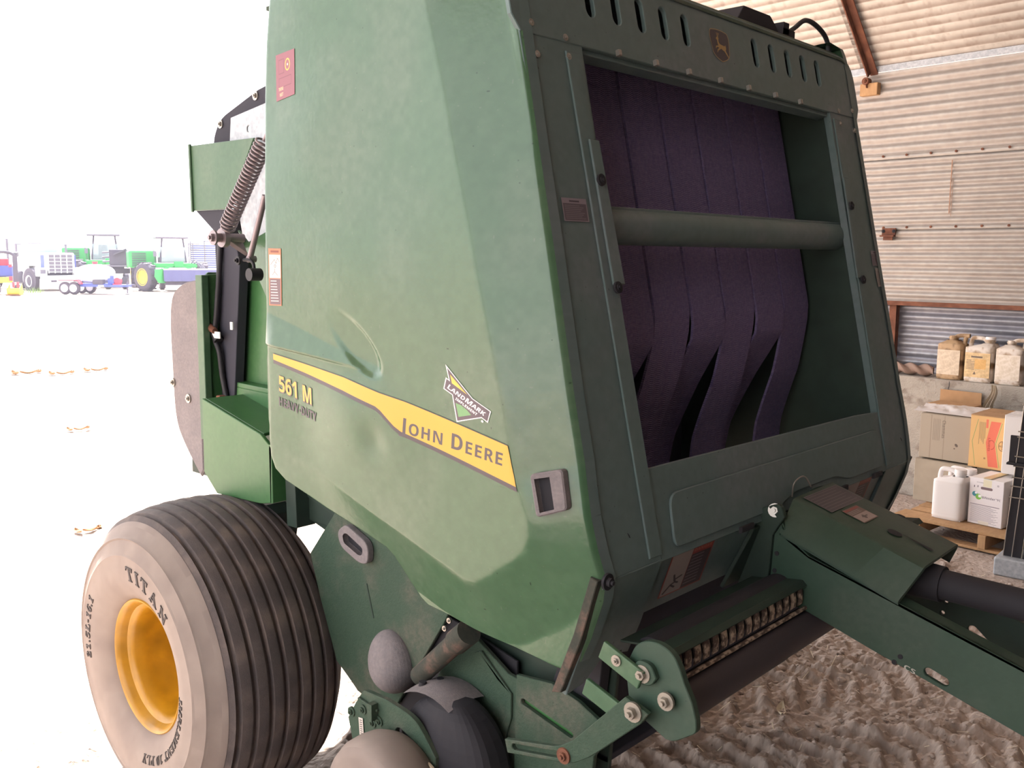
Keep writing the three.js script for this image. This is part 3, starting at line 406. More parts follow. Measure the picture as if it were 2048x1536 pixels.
// ---- pickup: side plates, stripper bands, wind roller, arms
{
  for (let k = 0; k < 26; k++) { // curved bands round the reel
    const x = -0.84 + 0.042 * k, P = []; for (let i = 0; i <= 10; i++) { const a = mix(-0.2, 0.42, i / 10); P.push([1.86 + 0.09 * Math.cos(a), 0.965 + 0.09 * Math.sin(a)]); }
    const g = grid(3, 10, (u, v) => { const [z, y] = P[Math.round(v * 10)], c = 0.003 * (1 - (2 * u - 1) ** 2); return [x + (u - 0.5) * 0.027, y + c, z + c]; });
    add('stripper_band', [g, flip(grid(3, 10, (u, v) => { const [z, y] = P[Math.round(v * 10)]; return [x + (u - 0.5) * 0.027, y - 0.004, z - 0.004]; }))], M.band, baler, { label: k ? undefined : 'dusty bronze stripper band' });
  }
  add('pickup_drum', cyl(v3(-0.84, 0.965, 1.87), v3(0.72, 0.965, 1.87), 0.05, 0.05, 32), M.black, baler);
  add('wind_guard', [bar(v3(-0.07, 0.99, 1.79), v3(-0.07, 1.012, 1.945), 1.58, 0.006), bar(v3(-0.07, 1.012, 1.943), v3(-0.07, 1.0, 1.956), 1.58, 0.005)], M.darkGreen, baler);
  add('wind_roller', [cyl(v3(-0.86, 0.872, 1.945), v3(0.72, 0.872, 1.945), 0.05, 0.05, 28), cyl(v3(-0.86, 0.872, 1.945), v3(-0.35, 0.872, 1.945), 0.0515, 0.0515, 28)], M.roller, baler, { label: 'dark tubular wind roller' });
  add('guard_rod', cyl(v3(-0.88, 0.935, 1.955), v3(0.72, 0.935, 1.955), 0.006, 0.006, 8), M.band, baler);
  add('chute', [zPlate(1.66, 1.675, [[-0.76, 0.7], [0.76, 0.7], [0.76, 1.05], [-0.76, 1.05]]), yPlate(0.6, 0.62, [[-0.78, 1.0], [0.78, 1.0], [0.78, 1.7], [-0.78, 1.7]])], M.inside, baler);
  for (const s of [-1]) {
    const X = (a, b) => (s < 0 ? [-b, -a] : [a, b]), [p0, p1] = X(0.925, 0.945);
    add('pickup_plate', [xPlate(p0, p1, [[1.868, 0.975], [1.9, 1.047, 0.03], [1.955, 1.062, 0.03], [2.0, 1.045, 0.02], [2.02, 1.01], [2.03, 0.985], [2.052, 0.945], [2.063, 0.91], [2.066, 0.88, 0.012], [2.008, 0.838, 0.02], [1.985, 0.836], [1.93, 0.86], [1.88, 0.9]]), xPlate(...X(0.935, 0.96), [[1.9, 0.985], [1.91, 1.01, 0.02], [1.95, 1.01, 0.02], [1.965, 0.98], [1.95, 0.955, 0.02], [1.91, 0.955, 0.02]])], M.shadedGreen, baler, { label: s < 0 ? 'rounded green pickup side plate with bolts' : undefined });
    for (const [z, y] of [[1.928, 0.981], [1.993, 0.936]]) add('bolt', bolt([s * 0.96, y, z], [s, 0, 0], 0.0125, 0.014), M.zinc, baler, { label: 'bright bolt on the pickup plate' });
  }
  add('pickup_arm', [bar(v3(-0.965, 1.01, 1.815), v3(-0.965, 0.967, 1.93), 0.012, 0.048, v3(0, 1, 0.3)), cyl(v3(-0.972, 1.0, 1.865), v3(-0.97, 1.0, 1.865), 0.008, 0.008)], M.green, baler);
  add('pickup_arm', [bar(v3(-0.97, 0.905, 1.77), v3(-0.97, 0.868, 1.885), 0.012, 0.045, v3(0, 1, 0.3))], M.green, baler);
  add('bolt', bolt([-0.972, 0.997, 1.862], [-1, 0, 0], 0.008, 0.008), M.steel, baler);
  const strap = add('lift_strap', [xPlate(-0.988, -0.972, [[1.52, 0.682], [1.7, 0.728, 0.02], [1.745, 0.76], [1.9, 0.925], [1.965, 0.905], [1.945, 0.875], [1.8, 0.738, 0.02], [1.745, 0.7, 0.02], [1.53, 0.648]], { holes: [slot(1.555, 0.673, 1.705, 0.708, 0.0085)] })], M.dusty, baler, { label: 'bent dusty green strap with a long slot' });
  add('bolt', bolt([-0.99, 0.898, 1.925], [-1, 0, 0], 0.014, 0.016), M.zinc, strap, { label: 'large bright bolt' });
  add('bolt', bolt([-0.99, 0.714, 1.722], [-1, 0, 0], 0.012, 0.01), M.rust, strap);
  const cheek = add('pickup_cheek', [xPlate(-0.865, -0.85, [[1.448, 0.795], [1.575, 0.81], [1.665, 0.79], [1.77, 0.745], [1.72, 0.66], [1.7, 0.5], [1.44, 0.5]], { holes: [slot(1.475, 0.725, 1.64, 0.69, 0.009)] })], M.dusty, baler, { label: 'brown dusted green cheek plate with slanted slot' });
  add('slot_back', xPlate(-0.848, -0.842, [[1.45, 0.74], [1.66, 0.71], [1.66, 0.66], [1.45, 0.68]]), M.brightGreen, cheek);
  add('pickup_cheek', [xPlate(-0.845, -0.83, [[1.12, 0.5], [1.1, 0.66], [1.2, 0.86], [1.24, 0.86], [1.4, 0.775], [1.442, 0.77], [1.442, 0.4], [1.12, 0.4]]), xPlate(-0.853, -0.844, [[1.27, 0.8], [1.29, 0.81], [1.4, 0.72], [1.4, 0.66], [1.38, 0.62], [1.37, 0.5], [1.39, 0.5], [1.4, 0.6], [1.418, 0.655], [1.418, 0.725], [1.3, 0.815]])], M.dusty, baler);
  add('support_leg', [xPlate(-0.83, -0.79, [[1.6, 0.95], [1.72, 0.95], [1.7, 0.78], [1.55, 0.8]])], M.black, baler);
  add('lift_cylinder', [cyl(v3(-0.93, 0.87, 1.29), v3(-0.9, 0.69, 1.09), 0.03, 0.03, 20), cyl(v3(-0.94, 0.91, 1.34), v3(-0.93, 0.86, 1.28), 0.036, 0.036, 20)], M.skirt, baler, { label: 'dusty brown lift cylinder' });
  const drum = add('reel_guard', [remap(new THREE.SphereGeometry(1, 32, 20), (x, y, z) => { const r = Math.hypot(x, y, z) || 1; return [-0.93 + 0.09 * Math.sign(x) * Math.pow(Math.abs(x), 0.6), 0.5 + 0.2 * y, 1.27 + 0.19 * z]; })], M.black, baler, { label: 'dark rounded reel end guard' });
  add('cavity_shade_plate', xPlate(-0.81, -0.8, [[0.84, 0.4], [0.86, 0.6], [1.1, 0.86], [1.4, 0.8], [1.4, 0.4]]), M.black, baler);  // added black sheet, painted stand-in for the shade in the gap
  add('guard_top', [grid(8, 6, (u, v) => { const a = mix(2.1, 1.1, v); return [mix(-0.99, -0.85, u), 0.5 + 0.215 * Math.sin(a) * (1 - 0.05 * (2 * u - 1) ** 2), 1.22 + 0.2 * Math.cos(a)]; })], M.grayPlastic, drum, { label: 'gray dusty top sheet' });
  for (const [x, z] of [[-0.95, 1.16], [-0.9, 1.18], [-0.94, 1.22]]) add('dark_hole', cyl(v3(x, 0.69, z), v3(x, 0.712, z), 0.014, 0.011, 9), M.black, drum);  // black plugs drawn for the dark holes in the top sheet
  const br = add('gauge_bracket', [xPlate(-1.03, -1.012, [[0.91, 0.545], [0.945, 0.6], [0.985, 0.655, 0.01], [1.09, 0.66], [1.2, 0.65, 0.06], [1.24, 0.625, 0.05], [1.3, 0.56], [1.3, 0.5], [1.0, 0.4], [0.935, 0.46]], { holes: [slot(1.15, 0.575, 1.2, 0.56, 0.02)] }), bar(v3(-1.035, 0.628, 0.97), v3(-1.035, 0.618, 1.06), 0.01, 0.008), box(0.03, 0.05, 0.02, -1.04, 0.615, 1.045)], M.dusty, baler, { label: 'green gauge wheel bracket with bolts' });
  for (const [z, y] of [[0.93, 0.57], [0.985, 0.595], [1.03, 0.57], [1.06, 0.585]]) add('bolt', bolt([-1.031, y, z], [-1, 0, 0], 0.009, 0.008), M.dusty, br);
  add('part_tag', quad([-1.033, 0.565, 0.965], [-1.033, 0.568, 0.985], [-1.033, 0.508, 0.99], [-1.033, 0.505, 0.97]), print(40, 100, (g) => { g.fillStyle = '#c9bfb6'; g.fillRect(0, 0, 40, 100); g.fillStyle = '#5a5250'; for (let i = 0; i < 8; i++) g.fillRect(8, 10 + i * 11, 24, 5); }), br, { raw: true });
  add('reflector', [xPlate(-1.05, -1.04, [[1.19, 0.555, 0.01], [1.3, 0.55, 0.02], [1.33, 0.525, 0.02], [1.3, 0.5, 0.01], [1.2, 0.525, 0.01]])], MT({ color: 0xb9a68c, roughness: 0.5 }), br);
  const gw = add('gauge_wheel', xLathe([[0.05, -0.07], [0.1, -0.075], [0.15, -0.078], [0.178, -0.066], [0.192, -0.035], [0.195, 0], [0.192, 0.035], [0.178, 0.066], [0.15, 0.078], [0.1, 0.075], [0.05, 0.07]], -1.1, 0.41, 1.17), M.sidewall, baler, { label: 'small dusty smooth gauge wheel' });
  add('wheel_hub', xLathe([[0.0, -0.085], [0.04, -0.085], [0.06, -0.07], [0.06, 0.07], [0, 0.08]], -1.1, 0.41, 1.17), M.dusty, gw);
}
// ---- axle plate with slotted grip, bulged cover
{
  const plate = add('strut_plate', [xPlate(-0.83, -0.815, [[0.6, 1.09], [0.446, 0.909], [0.5, 0.76], [0.586, 0.56], [0.66, 0.515], [0.699, 0.489], [0.8, 0.472], [0.9, 0.51], [1.12, 0.84], [1.2, 0.98], [1.05, 1.12], [0.7, 1.22]])], M.dusty, baler, { label: 'large dusty green plate beside the tire' });
  const ring = path([[0.64, 1.03, 0.02], [0.682, 1.06, 0.02], [0.795, 1.018, 0.03], [0.79, 0.957, 0.02], [0.75, 0.952, 0.02], [0.655, 0.985, 0.03]]); ring.holes.push(path([[0.665, 1.025, 0.01], [0.685, 1.036, 0.01], [0.77, 1.002, 0.01], [0.768, 0.98, 0.01], [0.75, 0.974, 0.01], [0.672, 1.0, 0.01]], THREE.Path));
  add('grip_ring', flip(remap(new THREE.ExtrudeGeometry(ring, { depth: 0.018, bevelEnabled: true, bevelSize: 0.004, bevelThickness: 0.004, bevelSegments: 2 }), (u, v, w) => [-0.852 + w, v, u])), M.grayPlastic, plate, { label: 'gray slotted grip' });
  add('grip_slot', xPlate(-0.833, -0.8305, [[0.662, 1.027], [0.685, 1.04], [0.775, 1.005], [0.772, 0.975], [0.75, 0.97], [0.668, 0.998]]), M.black, plate);
  add('plate_groove', bar(v3(-0.8305, 0.876, 0.755), v3(-0.8305, 0.767, 0.789), 0.003, 0.007), M.darkGreen, plate);
  add('bulged_cover', remap(new THREE.SphereGeometry(1, 40, 24), (x, y, z) => { const a = 0.45, r = z * 0.085, q = y * 0.108; return [-0.835 + 0.075 * x * (1 - 0.2 * y), 0.655 + q * Math.cos(a) + r * Math.sin(a) * 0.4, 0.89 + r - q * Math.sin(a) * 0.5]; }), M.grayPlastic, baler, { label: 'bulged dusty gray hub cover' });
  for (const [z, y] of [[1.15, 0.86], [1.13, 0.83]]) add('bolt', bolt([-0.835, y, z], [-1, 0, 0], 0.005, 0.006), M.steel, baler);
  add('lower_rail', [bar(v3(-0.74, 1.06, 0.2), v3(-0.74, 0.96, 0.62), 0.05, 0.05), bar(v3(-0.7, 1.12, 0.22), v3(-0.7, 1.02, 0.66), 0.02, 0.1)], M.darkGreen, baler);
  add('lower_rail', [bar(v3(-0.6, 1.11, 0.25), v3(-0.6, 1.03, 0.75), 0.02, 0.09)], M.rust, baler);
  add('belly', [xPlate(-0.78, -0.765, [[-0.3, 1.08], [0.3, 1.1], [0.7, 1.0], [1.1, 0.6], [1.7, 0.55], [1.75, 1.2], [1.5, 2.4], [1.3, 2.66], [0.62, 2.66], [0.56, 2.3], [0.56, 1.3], [0.2, 1.15]])], M.darkGreen, baler);
  add('belly', [xPlate(0.78, 0.795, [[-0.6, 1.0], [1.1, 0.6], [1.7, 0.55], [1.75, 1.2], [1.5, 2.4], [1.3, 2.66], [0.1, 2.66], [-0.4, 2.3], [-0.62, 1.8]])], M.darkGreen, baler);
}
// ---- wheels
{
  const T = [[0.232, 0.066], [0.236, 0.05], [0.262, 0.03], [0.31, 0.008], [0.36, 0], [0.395, 0.003], [0.402, 0.0005], [0.409, 0.005], [0.452, 0.022], [0.458, 0.018], [0.463, 0.027], [0.495, 0.052], [0.508, 0.068]];
  const prof = [...T], c = 0.28, crown = (o) => 0.552 - 0.028 * Math.pow(Math.abs(o - c) / 0.2, 2.4);
  for (let k = 0; k <= 7; k++) { const o = 0.092 + k * 0.0537, a = o - 0.0085, b = o + 0.0085; prof.push([crown(a), a - 0.002], [crown(a) - 0.014, a + 0.003], [crown(b) - 0.014, b - 0.003], [crown(b), b + 0.002]); if (k < 7) prof.push([crown(o + 0.027) + 0.0015, o + 0.027]); }
  for (let i = T.length - 1; i >= 0; i--) prof.push([T[i][0], 0.56 - T[i][1]]);
  for (const [x, s] of [[-1.28, 1], [1.28, -1]]) {
    const w = add('wheel', toCreasedNormals(xLathe(prof, 0, 0, 0, 96), 0.7), M.tire, baler, { label: s > 0 ? 'wide ribbed implement tire' : undefined });
    if (s < 0) w.rotation.y = Math.PI; w.position.set(x, 0.5, 0.03);
    add('sidewall', toCreasedNormals(xLathe(T.map(([r, o]) => [r, o - 0.0015]), 0, 0, 0, 96), 0.9), M.sidewall, w, { label: 'pale dusty sidewall' });
    add('rim', toCreasedNormals(xLathe([[0.0, 0.36], [0.07, 0.36], [0.075, 0.33], [0.12, 0.33], [0.15, 0.36], [0.165, 0.36], [0.168, 0.27], [0.172, 0.22], [0.18, 0.19], [0.186, 0.14], [0.19, 0.1], [0.2, 0.085], [0.212, 0.078], [0.22, 0.06], [0.228, 0.046], [0.236, 0.042], [0.24, 0.048], [0.238, 0.062]], 0, 0, 0, 80), 0.6), M.yellow, w, { label: 'yellow wheel rim' });
    const L = [], word = (txt, r, mid, size, gap) => { // raised letters bent round the sidewall, seen from outside
      const gl = [...txt].map((ch) => { const g = new TextGeometry(ch, { font, size, depth: 0.004, curveSegments: 4, bevelEnabled: false }); g.computeBoundingBox(); return [g, ch === ' ' ? size * 0.4 : g.boundingBox.max.x]; });
      const total = gl.reduce((q, [, wd]) => q + wd + gap, 0); let at = -total / 2;
      for (const [g, wd] of gl) { const a = mid - (at + wd / 2) / r; g.translate(-wd / 2, 0, 0).rotateZ(a - Math.PI / 2).translate(r * Math.cos(a), r * Math.sin(a), 0); L.push(flip(remap(g, (u, v, q) => [interp(T, Math.hypot(u, v)) - 0.0005 - q, v, u]))); at += wd + gap; }
    };
    if (s > 0) { word('TITAN', 0.318, 1.18, 0.052, 0.012); word('21.5L-16.1', 0.345, 2.95, 0.034, 0.004); word('IMPLEMENT 10 PLY', 0.3, -0.75, 0.03, 0.003); add('lettering', L, M.letters, w); }
  }
  add('axle', [cyl(v3(-0.95, 0.5, 0.03), v3(0.95, 0.5, 0.03), 0.06, 0.06, 20), bar(v3(-0.74, 0.5, 0.03), v3(-0.74, 1.0, 0.15), 0.1, 0.08), bar(v3(0.74, 0.5, 0.03), v3(0.74, 1.0, 0.15), 0.1, 0.08)], M.darkGreen, baler);
}
// ---- rear: tailgate shield, boxes, spring, rods and hoses
{
  const sh = add('tailgate_shield', xPlate(-0.765, -0.748, [[-0.375, 1.83], [-0.375, 1.06], [-0.4, 1.03], [-0.52, 1.14, 0.08], [-0.595, 1.24, 0.1], [-0.61, 1.75, 0.16], [-0.5, 1.815, 0.1]], { bevel: 0.006 }), M.grayPlastic, baler, { label: 'gray textured shield with rounded rear corner' });
  for (const [z, y] of [[-0.595, 1.4], [-0.47, 1.345]]) add('bolt', bolt([-0.768, y, z], [-1, 0, 0], 0.011, 0.008), M.steel, sh);
  add('tailgate_shield', xPlate(0.748, 0.765, [[-0.375, 1.83], [-0.375, 1.06], [-0.4, 1.03], [-0.52, 1.14, 0.08], [-0.595, 1.24, 0.1], [-0.61, 1.75, 0.16], [-0.5, 1.815, 0.1]], { bevel: 0.006 }), M.grayPlastic, baler);
  add('tailgate_post', [box(0.03, 0.66, 0.05, -0.755, 1.52, -0.352, 0.004), zPlate(-0.372, -0.36, [[-0.755, 1.2], [-0.755, 1.83], [-0.72, 1.86], [-0.55, 1.86], [-0.55, 1.05], [-0.72, 1.05]])], M.green, baler);
  add('recess_plate', [zPlate(-0.35, -0.34, [[-0.74, 1.0], [-0.74, 1.85], [-0.5, 1.87], [-0.5, 1.0]]), xPlate(-0.64, -0.625, [[-0.34, 1.1], [-0.34, 2.0], [0.3, 1.95], [0.4, 1.1]])], M.brightGreen, baler);
  add('recess_cover', [bar(v3(-0.66, 1.42, -0.32), v3(-0.66, 1.41, 0.25), 0.06, 0.02), xPlate(-0.69, -0.675, [[-0.3, 1.41], [0.3, 1.4], [0.3, 1.05], [-0.3, 1.05]])], M.brightGreen, baler);
  add('dark_arm', [xPlate(-0.7, -0.66, [[-0.34, 2.0], [-0.2, 2.02], [-0.16, 1.9], [-0.24, 1.3], [-0.32, 1.25]])], M.inside, baler);
  add('tailgate_body', [zPlate(-0.55, -0.4, [[-0.72, 1.02], [0.72, 1.02], [0.72, 1.8], [-0.72, 1.8]]), xPlate(-0.66, 0.66, [[-0.55, 1.0], [-0.3, 0.9], [0.3, 0.95], [0.3, 1.0], [-0.4, 1.1]])], M.darkGreen, baler);
  // lower box ahead of the wheel
  add('fender_box', [xPlate(-0.865, -0.85, [[-0.185, 1.385], [0.21, 1.3], [0.278, 1.26], [0.27, 1.06], [0.195, 1.045], [-0.1, 1.03], [-0.19, 1.1]]), flip(remap(ext([[-0.85, -0.185], [-0.85, 0.21], [-0.66, 0.16], [-0.66, -0.185]], 0.012), (u, v, w) => [u, 1.385 - 0.215 * (v + 0.185) - 0.012 + w, v])), zPlate(0.262, 0.278, [[-0.865, 1.06], [-0.7, 1.06], [-0.7, 1.27], [-0.865, 1.27]])], M.brightGreen, baler, { label: 'bright green box above the wheel' });
  add('frame_leg', [bar(v3(-0.79, 1.3, 0.33), v3(-0.79, 0.98, 0.34), 0.06, 0.08, v3(1, 0, 0))], M.darkGreen, baler);
  // upper shield
  add('upper_shield', [xPlate(-0.762, -0.748, [[-0.39, 2.35], [0.06, 2.346], [-0.13, 2.1], [-0.385, 2.1]]), xPlate(-0.77, -0.76, [[-0.395, 2.355], [-0.383, 2.355], [-0.378, 2.095], [-0.39, 2.095]])], M.green, baler, { label: 'flat green upper rear shield' });
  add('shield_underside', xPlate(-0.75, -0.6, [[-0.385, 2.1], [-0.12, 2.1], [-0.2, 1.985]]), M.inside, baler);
  add('top_arm', [xPlate(-0.69, -0.65, [[-0.34, 2.32], [-0.34, 2.38, 0.03], [-0.29, 2.45, 0.05], [-0.02, 2.53], [0.4, 2.6], [0.4, 2.5], [-0.03, 2.46], [-0.16, 2.43, 0.04], [-0.19, 2.32]])], M.inside, baler, { label: 'dark curved lifting arm' });
  for (const [z, y] of [[-0.28, 2.43], [-0.03, 2.51]]) add('bolt', bolt([-0.692, y, z], [-1, 0, 0], 0.01, 0.008), M.steel, baler);
  add('galvanised_plate', [xPlate(-0.72, -0.712, [[-0.18, 2.3], [-0.16, 2.44], [0.3, 2.5], [0.4, 1.9], [0.2, 1.8], [0.02, 1.9], [-0.1, 1.99]], { holes: [slot(-0.04, 2.39, -0.0399, 2.39, 0.012)] })], M.galv, baler, { label: 'galvanised steel chamber plate' });
  add('chamber_plate', xPlate(-0.775, -0.765, [[-0.045, 2.02], [0.02, 1.975], [0.2, 2.03], [0.5, 2.03], [0.5, 1.7], [0.18, 1.71], [0.135, 1.775]]), M.panel, baler, { label: 'pale green slanted chamber plate' });
  add('rear_flange', xPlate(-0.985, -0.975, [[0.5, 1.72], [0.54, 1.75], [0.54, 1.32], [0.47, 1.32], [0.452, 1.4], [0.452, 1.6]]), M.panel, baler);
  // tension spring
  const P = [], A = v3(-0.86, 2.31, 0.28), B = v3(-0.86, 2.02, 0.02), ax = B.clone().sub(A), L = ax.length(); ax.normalize(); const s1 = v3(1, 0, 0), s2 = ax.clone().cross(s1), turns = 25;
  for (let i = 0; i <= turns * 14; i++) { const t = i / (turns * 14), a = t * turns * Math.PI * 2, r = 0.027 * Math.min(1, 0.4 + (1 - t) * 20, 0.5 + t * 20); P.push(A.clone().addScaledVector(ax, t * L).addScaledVector(s1, r * Math.cos(a)).addScaledVector(s2, r * Math.sin(a))); }
  add('tension_spring', [new THREE.TubeGeometry(new THREE.CatmullRomCurve3(P), turns * 16, 0.0042, 6), cyl(A.clone().addScaledVector(ax, -0.06), A, 0.008), cyl(B, B.clone().addScaledVector(ax, 0.03), 0.009)], M.spring, baler, { label: 'long coil tension spring' });
  add('spring_anchor', [cyl(v3(-0.9, 1.99, 0.0), v3(-0.78, 1.99, 0.0), 0.016), cyl(v3(-0.87, 1.99, 0.0), v3(-0.85, 1.99, 0.0), 0.034), bolt([-0.9, 1.99, 0.0], [-1, 0, 0], 0.016, 0.014), bar(v3(-0.84, 1.99, 0.0), v3(-0.72, 1.94, -0.06), 0.03, 0.03)], M.spring, baler);
  add('gas_strut', [cyl(v3(-0.85, 2.13, 0.26), v3(-0.85, 1.92, 0.155), 0.0105), cyl(v3(-0.86, 1.915, 0.155), v3(-0.83, 1.915, 0.155), 0.012)], M.spring, baler);
  add('latch_rod', [tube([[-0.86, 1.912, 0.13], [-0.86, 1.91, 0.17], [-0.86, 1.9, 0.19], [-0.86, 1.86, 0.195]], 0.006, 20), cyl(v3(-0.885, 1.862, 0.2), v3(-0.84, 1.862, 0.2), 0.022), bolt([-0.88, 1.91, 0.125], [-1, 0, 0], 0.009, 0.01)], M.hose, baler);
  add('brake_hose', [tube([[-0.71, 1.97, -0.28], [-0.715, 1.85, -0.29], [-0.72, 1.7, -0.31], [-0.725, 1.6, -0.32], [-0.72, 1.55, -0.3], [-0.715, 1.45, -0.29], [-0.71, 1.36, -0.27]], 0.011, 40), cyl(v3(-0.72, 1.62, -0.33), v3(-0.72, 1.59, -0.3), 0.018)], M.hose, baler);
  add('hose_tag', box(0.004, 0.026, 0.055, -0.735, 1.615, -0.29), M.whiteBox, baler); add('hose_tag', box(0.004, 0.03, 0.018, -0.72, 1.655, -0.2), M.whiteBox, baler);
  add('hose_fitting', cyl(v3(-0.735, 1.645, -0.345), v3(-0.735, 1.63, -0.3), 0.016, 0.012), M.rust, baler); add('hose_fitting', box(0.03, 0.03, 0.03, -0.73, 1.36, -0.28, 0.005), M.rust, baler);
}

// ================================================================ ground
const W0 = v3(5.25, 0, 1.3), WD = v3(0.0906, 0, -0.9959), WN = v3(-0.9959, 0, -0.0906), WALLTURN = -1.6616;
const onWall = (u, v, off) => W0.clone().addScaledVector(WD, u).addScaledVector(WN, off).setY(v).toArray();
const wallUV = (x, z) => { const dx = x - W0.x, dz = z - W0.z; return [dx * WD.x + dz * WD.z, dx * WN.x + dz * WN.z]; };
function groundY(x, z) {
  const [u, off] = wallUV(x, z), near = 1 - sm(6, 16, Math.hypot(x - 1, z - 1));
  const N = (s, o = 0) => vnoise(x * s + 40 + o, z * s + 40 + o * 1.7, 4096);
  let h = (fbm((x + 30) / 60, (z + 30) / 60, 60, 4) - 0.5) * 0.05 * near;
  const rough = near * (1 - 0.75 * sm(1.8, 1.3, off)) * (0.55 + 0.45 * sm(-1.2, 0.6, z));
  const B = (s, o) => Math.abs(2 * N(s, o) - 1);
  h += rough * (0.014 * sm(0.5, 0.8, N(7)) + 0.024 * B(11, 3) * sm(0.3, 0.7, N(5, 31)) + 0.017 * B(27, 7) + 0.011 * B(57, 13) + 0.005 * N(100, 9) - 0.014 * sm(0.6, 0.8, N(6, 11)) - 0.016);
  // lugged wheel marks crossing towards the lower right
  const a = 0.62, s = (x - 0.9) * Math.cos(a) + (z - 1.5) * Math.sin(a), t = -(x - 0.9) * Math.sin(a) + (z - 1.5) * Math.cos(a);
  for (const c of [-0.38, 0.26]) { const d = Math.abs(t - c); if (d < 0.24) { const ph = (s + d * 0.55) / 0.15 + 0.25 * N(6, 20); const lug = sm(0.25, 0.42, Math.abs(ph - Math.floor(ph) - 0.5)); h += near * (1 - sm(0.19, 0.24, d)) * (-0.018 + 0.03 * lug); } }
  for (const wx of [-1, 1]) h *= 1 - (1 - sm(0.28, 0.5, Math.abs(x - wx))) * (1 - sm(0.2, 0.5, Math.abs(z - 0.03)));
  if (off < 1.5 && off > -0.4) h *= sm(1.35, 1.5, off) * 1 + 0.0;
  { const d = Math.hypot(x - 3.62, z - 1.62); h *= sm(0.25, 0.5, d); }
  return Math.min(h, 0.05);
}
{
  const axis = (lo, hi, step, dlo, dhi, far) => { const a = []; for (let q = lo; q <= hi + 1e-6;) { a.push(q); q += q >= dlo && q < dhi ? step : step * 2.6; } let s = step * 3, p = lo; const L = []; while (p > -far) { s *= 1.25; p -= s; L.unshift(p); } s = step * 3; p = a[a.length - 1]; const H = []; while (p < far) { s *= 1.25; p += s; H.push(p); } return [...L, ...a, ...H]; };
  const xs = axis(-2, 4.6, 0.0085, 0.1, 2.3, 170), zs = axis(-1.2, 3, 0.0085, 0.7, 2.5, 170), P = [], I = [], T = [];
  for (const z of zs) for (const x of xs) { P.push(x, groundY(x, z), z); T.push(x, z); }
  const n = xs.length; for (let j = 0; j < zs.length - 1; j++) for (let i = 0; i < n - 1; i++) { const k = j * n + i; I.push(k, k + n, k + n + 1, k, k + n + 1, k + 1); }
  const g = new THREE.BufferGeometry(); g.setAttribute('position', new THREE.Float32BufferAttribute(P, 3)); g.setAttribute('uv', new THREE.Float32BufferAttribute(T, 2)); g.setIndex(I); g.computeVertexNormals();
  struct('ground', g, M.ground, scene, { raw: true });
}
{ // loose clods and straw that nobody could count
  const C = []; for (let i = 0; i < 1800; i++) {
    const x = rr(-0.6, 3.4), z = rr(0.2, 2.7), [, off] = wallUV(x, z); if (off < 1.5) continue; const r = rr(0.003, 0.012) * (rnd() < 0.1 ? 1.9 : 1), g = new THREE.IcosahedronGeometry(r, 1), p = g.attributes.position, a = rr(0, 9);
    for (let k = 0; k < p.count; k++) { const q = 0.75 + 0.5 * vnoise(p.getX(k) / r * 1.3 + a + 9, p.getY(k) / r * 1.3 + p.getZ(k) / r + 9, 64); p.setXYZ(k, p.getX(k) * q * 1.2, p.getY(k) * q * 0.7, p.getZ(k) * q); }
    g.computeVertexNormals(); g.rotateY(a).translate(x, groundY(x, z) + r * 0.25, z); C.push(g);
  }
  const c = add('soil_clods', C, M.ground, scene, { kind: 'stuff' }); c.userData.label = 'loose crumbly brown soil clods on the shed floor'; c.userData.category = 'soil';
  const S = []; for (let i = 0; i < 520; i++) { const x = rr(-1.2, 3.4), z = rr(-0.4, 2.7), a = rr(0, 6.28), L = rr(0.015, 0.07), [, off] = wallUV(x, z); if (off < 1.45) continue; const b = [x + Math.cos(a) * L, z + Math.sin(a) * L]; S.push(bar(v3(x, groundY(x, z) + 0.004 + rr(0, 0.008), z), v3(b[0], groundY(...b) + 0.005 + rr(0, 0.015), b[1]), rr(0.0015, 0.004), 0.0012)); }
  const s = add('straw', S, M.straw, scene, { kind: 'stuff' }); s.userData.label = 'scattered pale straw bits over the brown soil'; s.userData.category = 'straw';
}
function curl(L, W, bend) { return grid(4, 14, (u, v) => { const t = v - 0.5, w = W * Math.sin(Math.PI * clamp(v * 0.96 + 0.02)); return [(u - 0.5) * w, bend * (4 * t * t) * L * 0.4 + 0.25 * W * (2 * u - 1) ** 2, t * L]; }); }
{
  const husk = (x, z, turn, L, W, label) => { const m = single('husk_leaf', curl(L, W, 0.35), M.straw, label, 'leaf'); m.position.set(x, groundY(x, z) + 0.006, z); m.rotation.y = turn; m.rotation.z = 0.3; };
  husk(0.92, 1.35, 2.0, 0.12, 0.04, 'curled pale husk leaf lying between the clods below the drawbar');
  husk(1.68, 1.07, 1.2, 0.1, 0.022, 'pale curled husk beside the dark wind roller end');
  husk(2.06, 1.6, 0.4, 0.09, 0.02, 'small pale husk on soil in front of the rack foot');
  const yard = [[1.51, -7.33, 0.16], [-0.02, -3.48, 0.12], [2.97, -12.96, 0.3], [3.36, -12.5, 0.26], [3.95, -12.58, 0.26]];
  yard.forEach(([x, z, L], i) => { const m = single('dead_leaf', mergeGeometries([0, 1, 2].map((k) => clean(curl(L * (1 - 0.2 * k), L * 0.4, 0.3).rotateY(k * 1.3).translate(L * 0.6 * k, 0, L * 0.2 * (k % 2))))), M.leaf, ['single brown leaf scrap on the yard, midway between tire and far scraps', 'brown leaf scrap on the yard just above left of the ribbed tire', 'leaf scraps far out on the yard, leftmost of the three', 'leaf scraps far out on the yard, middle one of three', 'leaf scraps far out on the yard, right one of three'][i], 'leaf', i > 1 ? 'far leaf scraps on the yard' : undefined); m.position.set(x, groundY(x, z) + 0.01, z); });
}

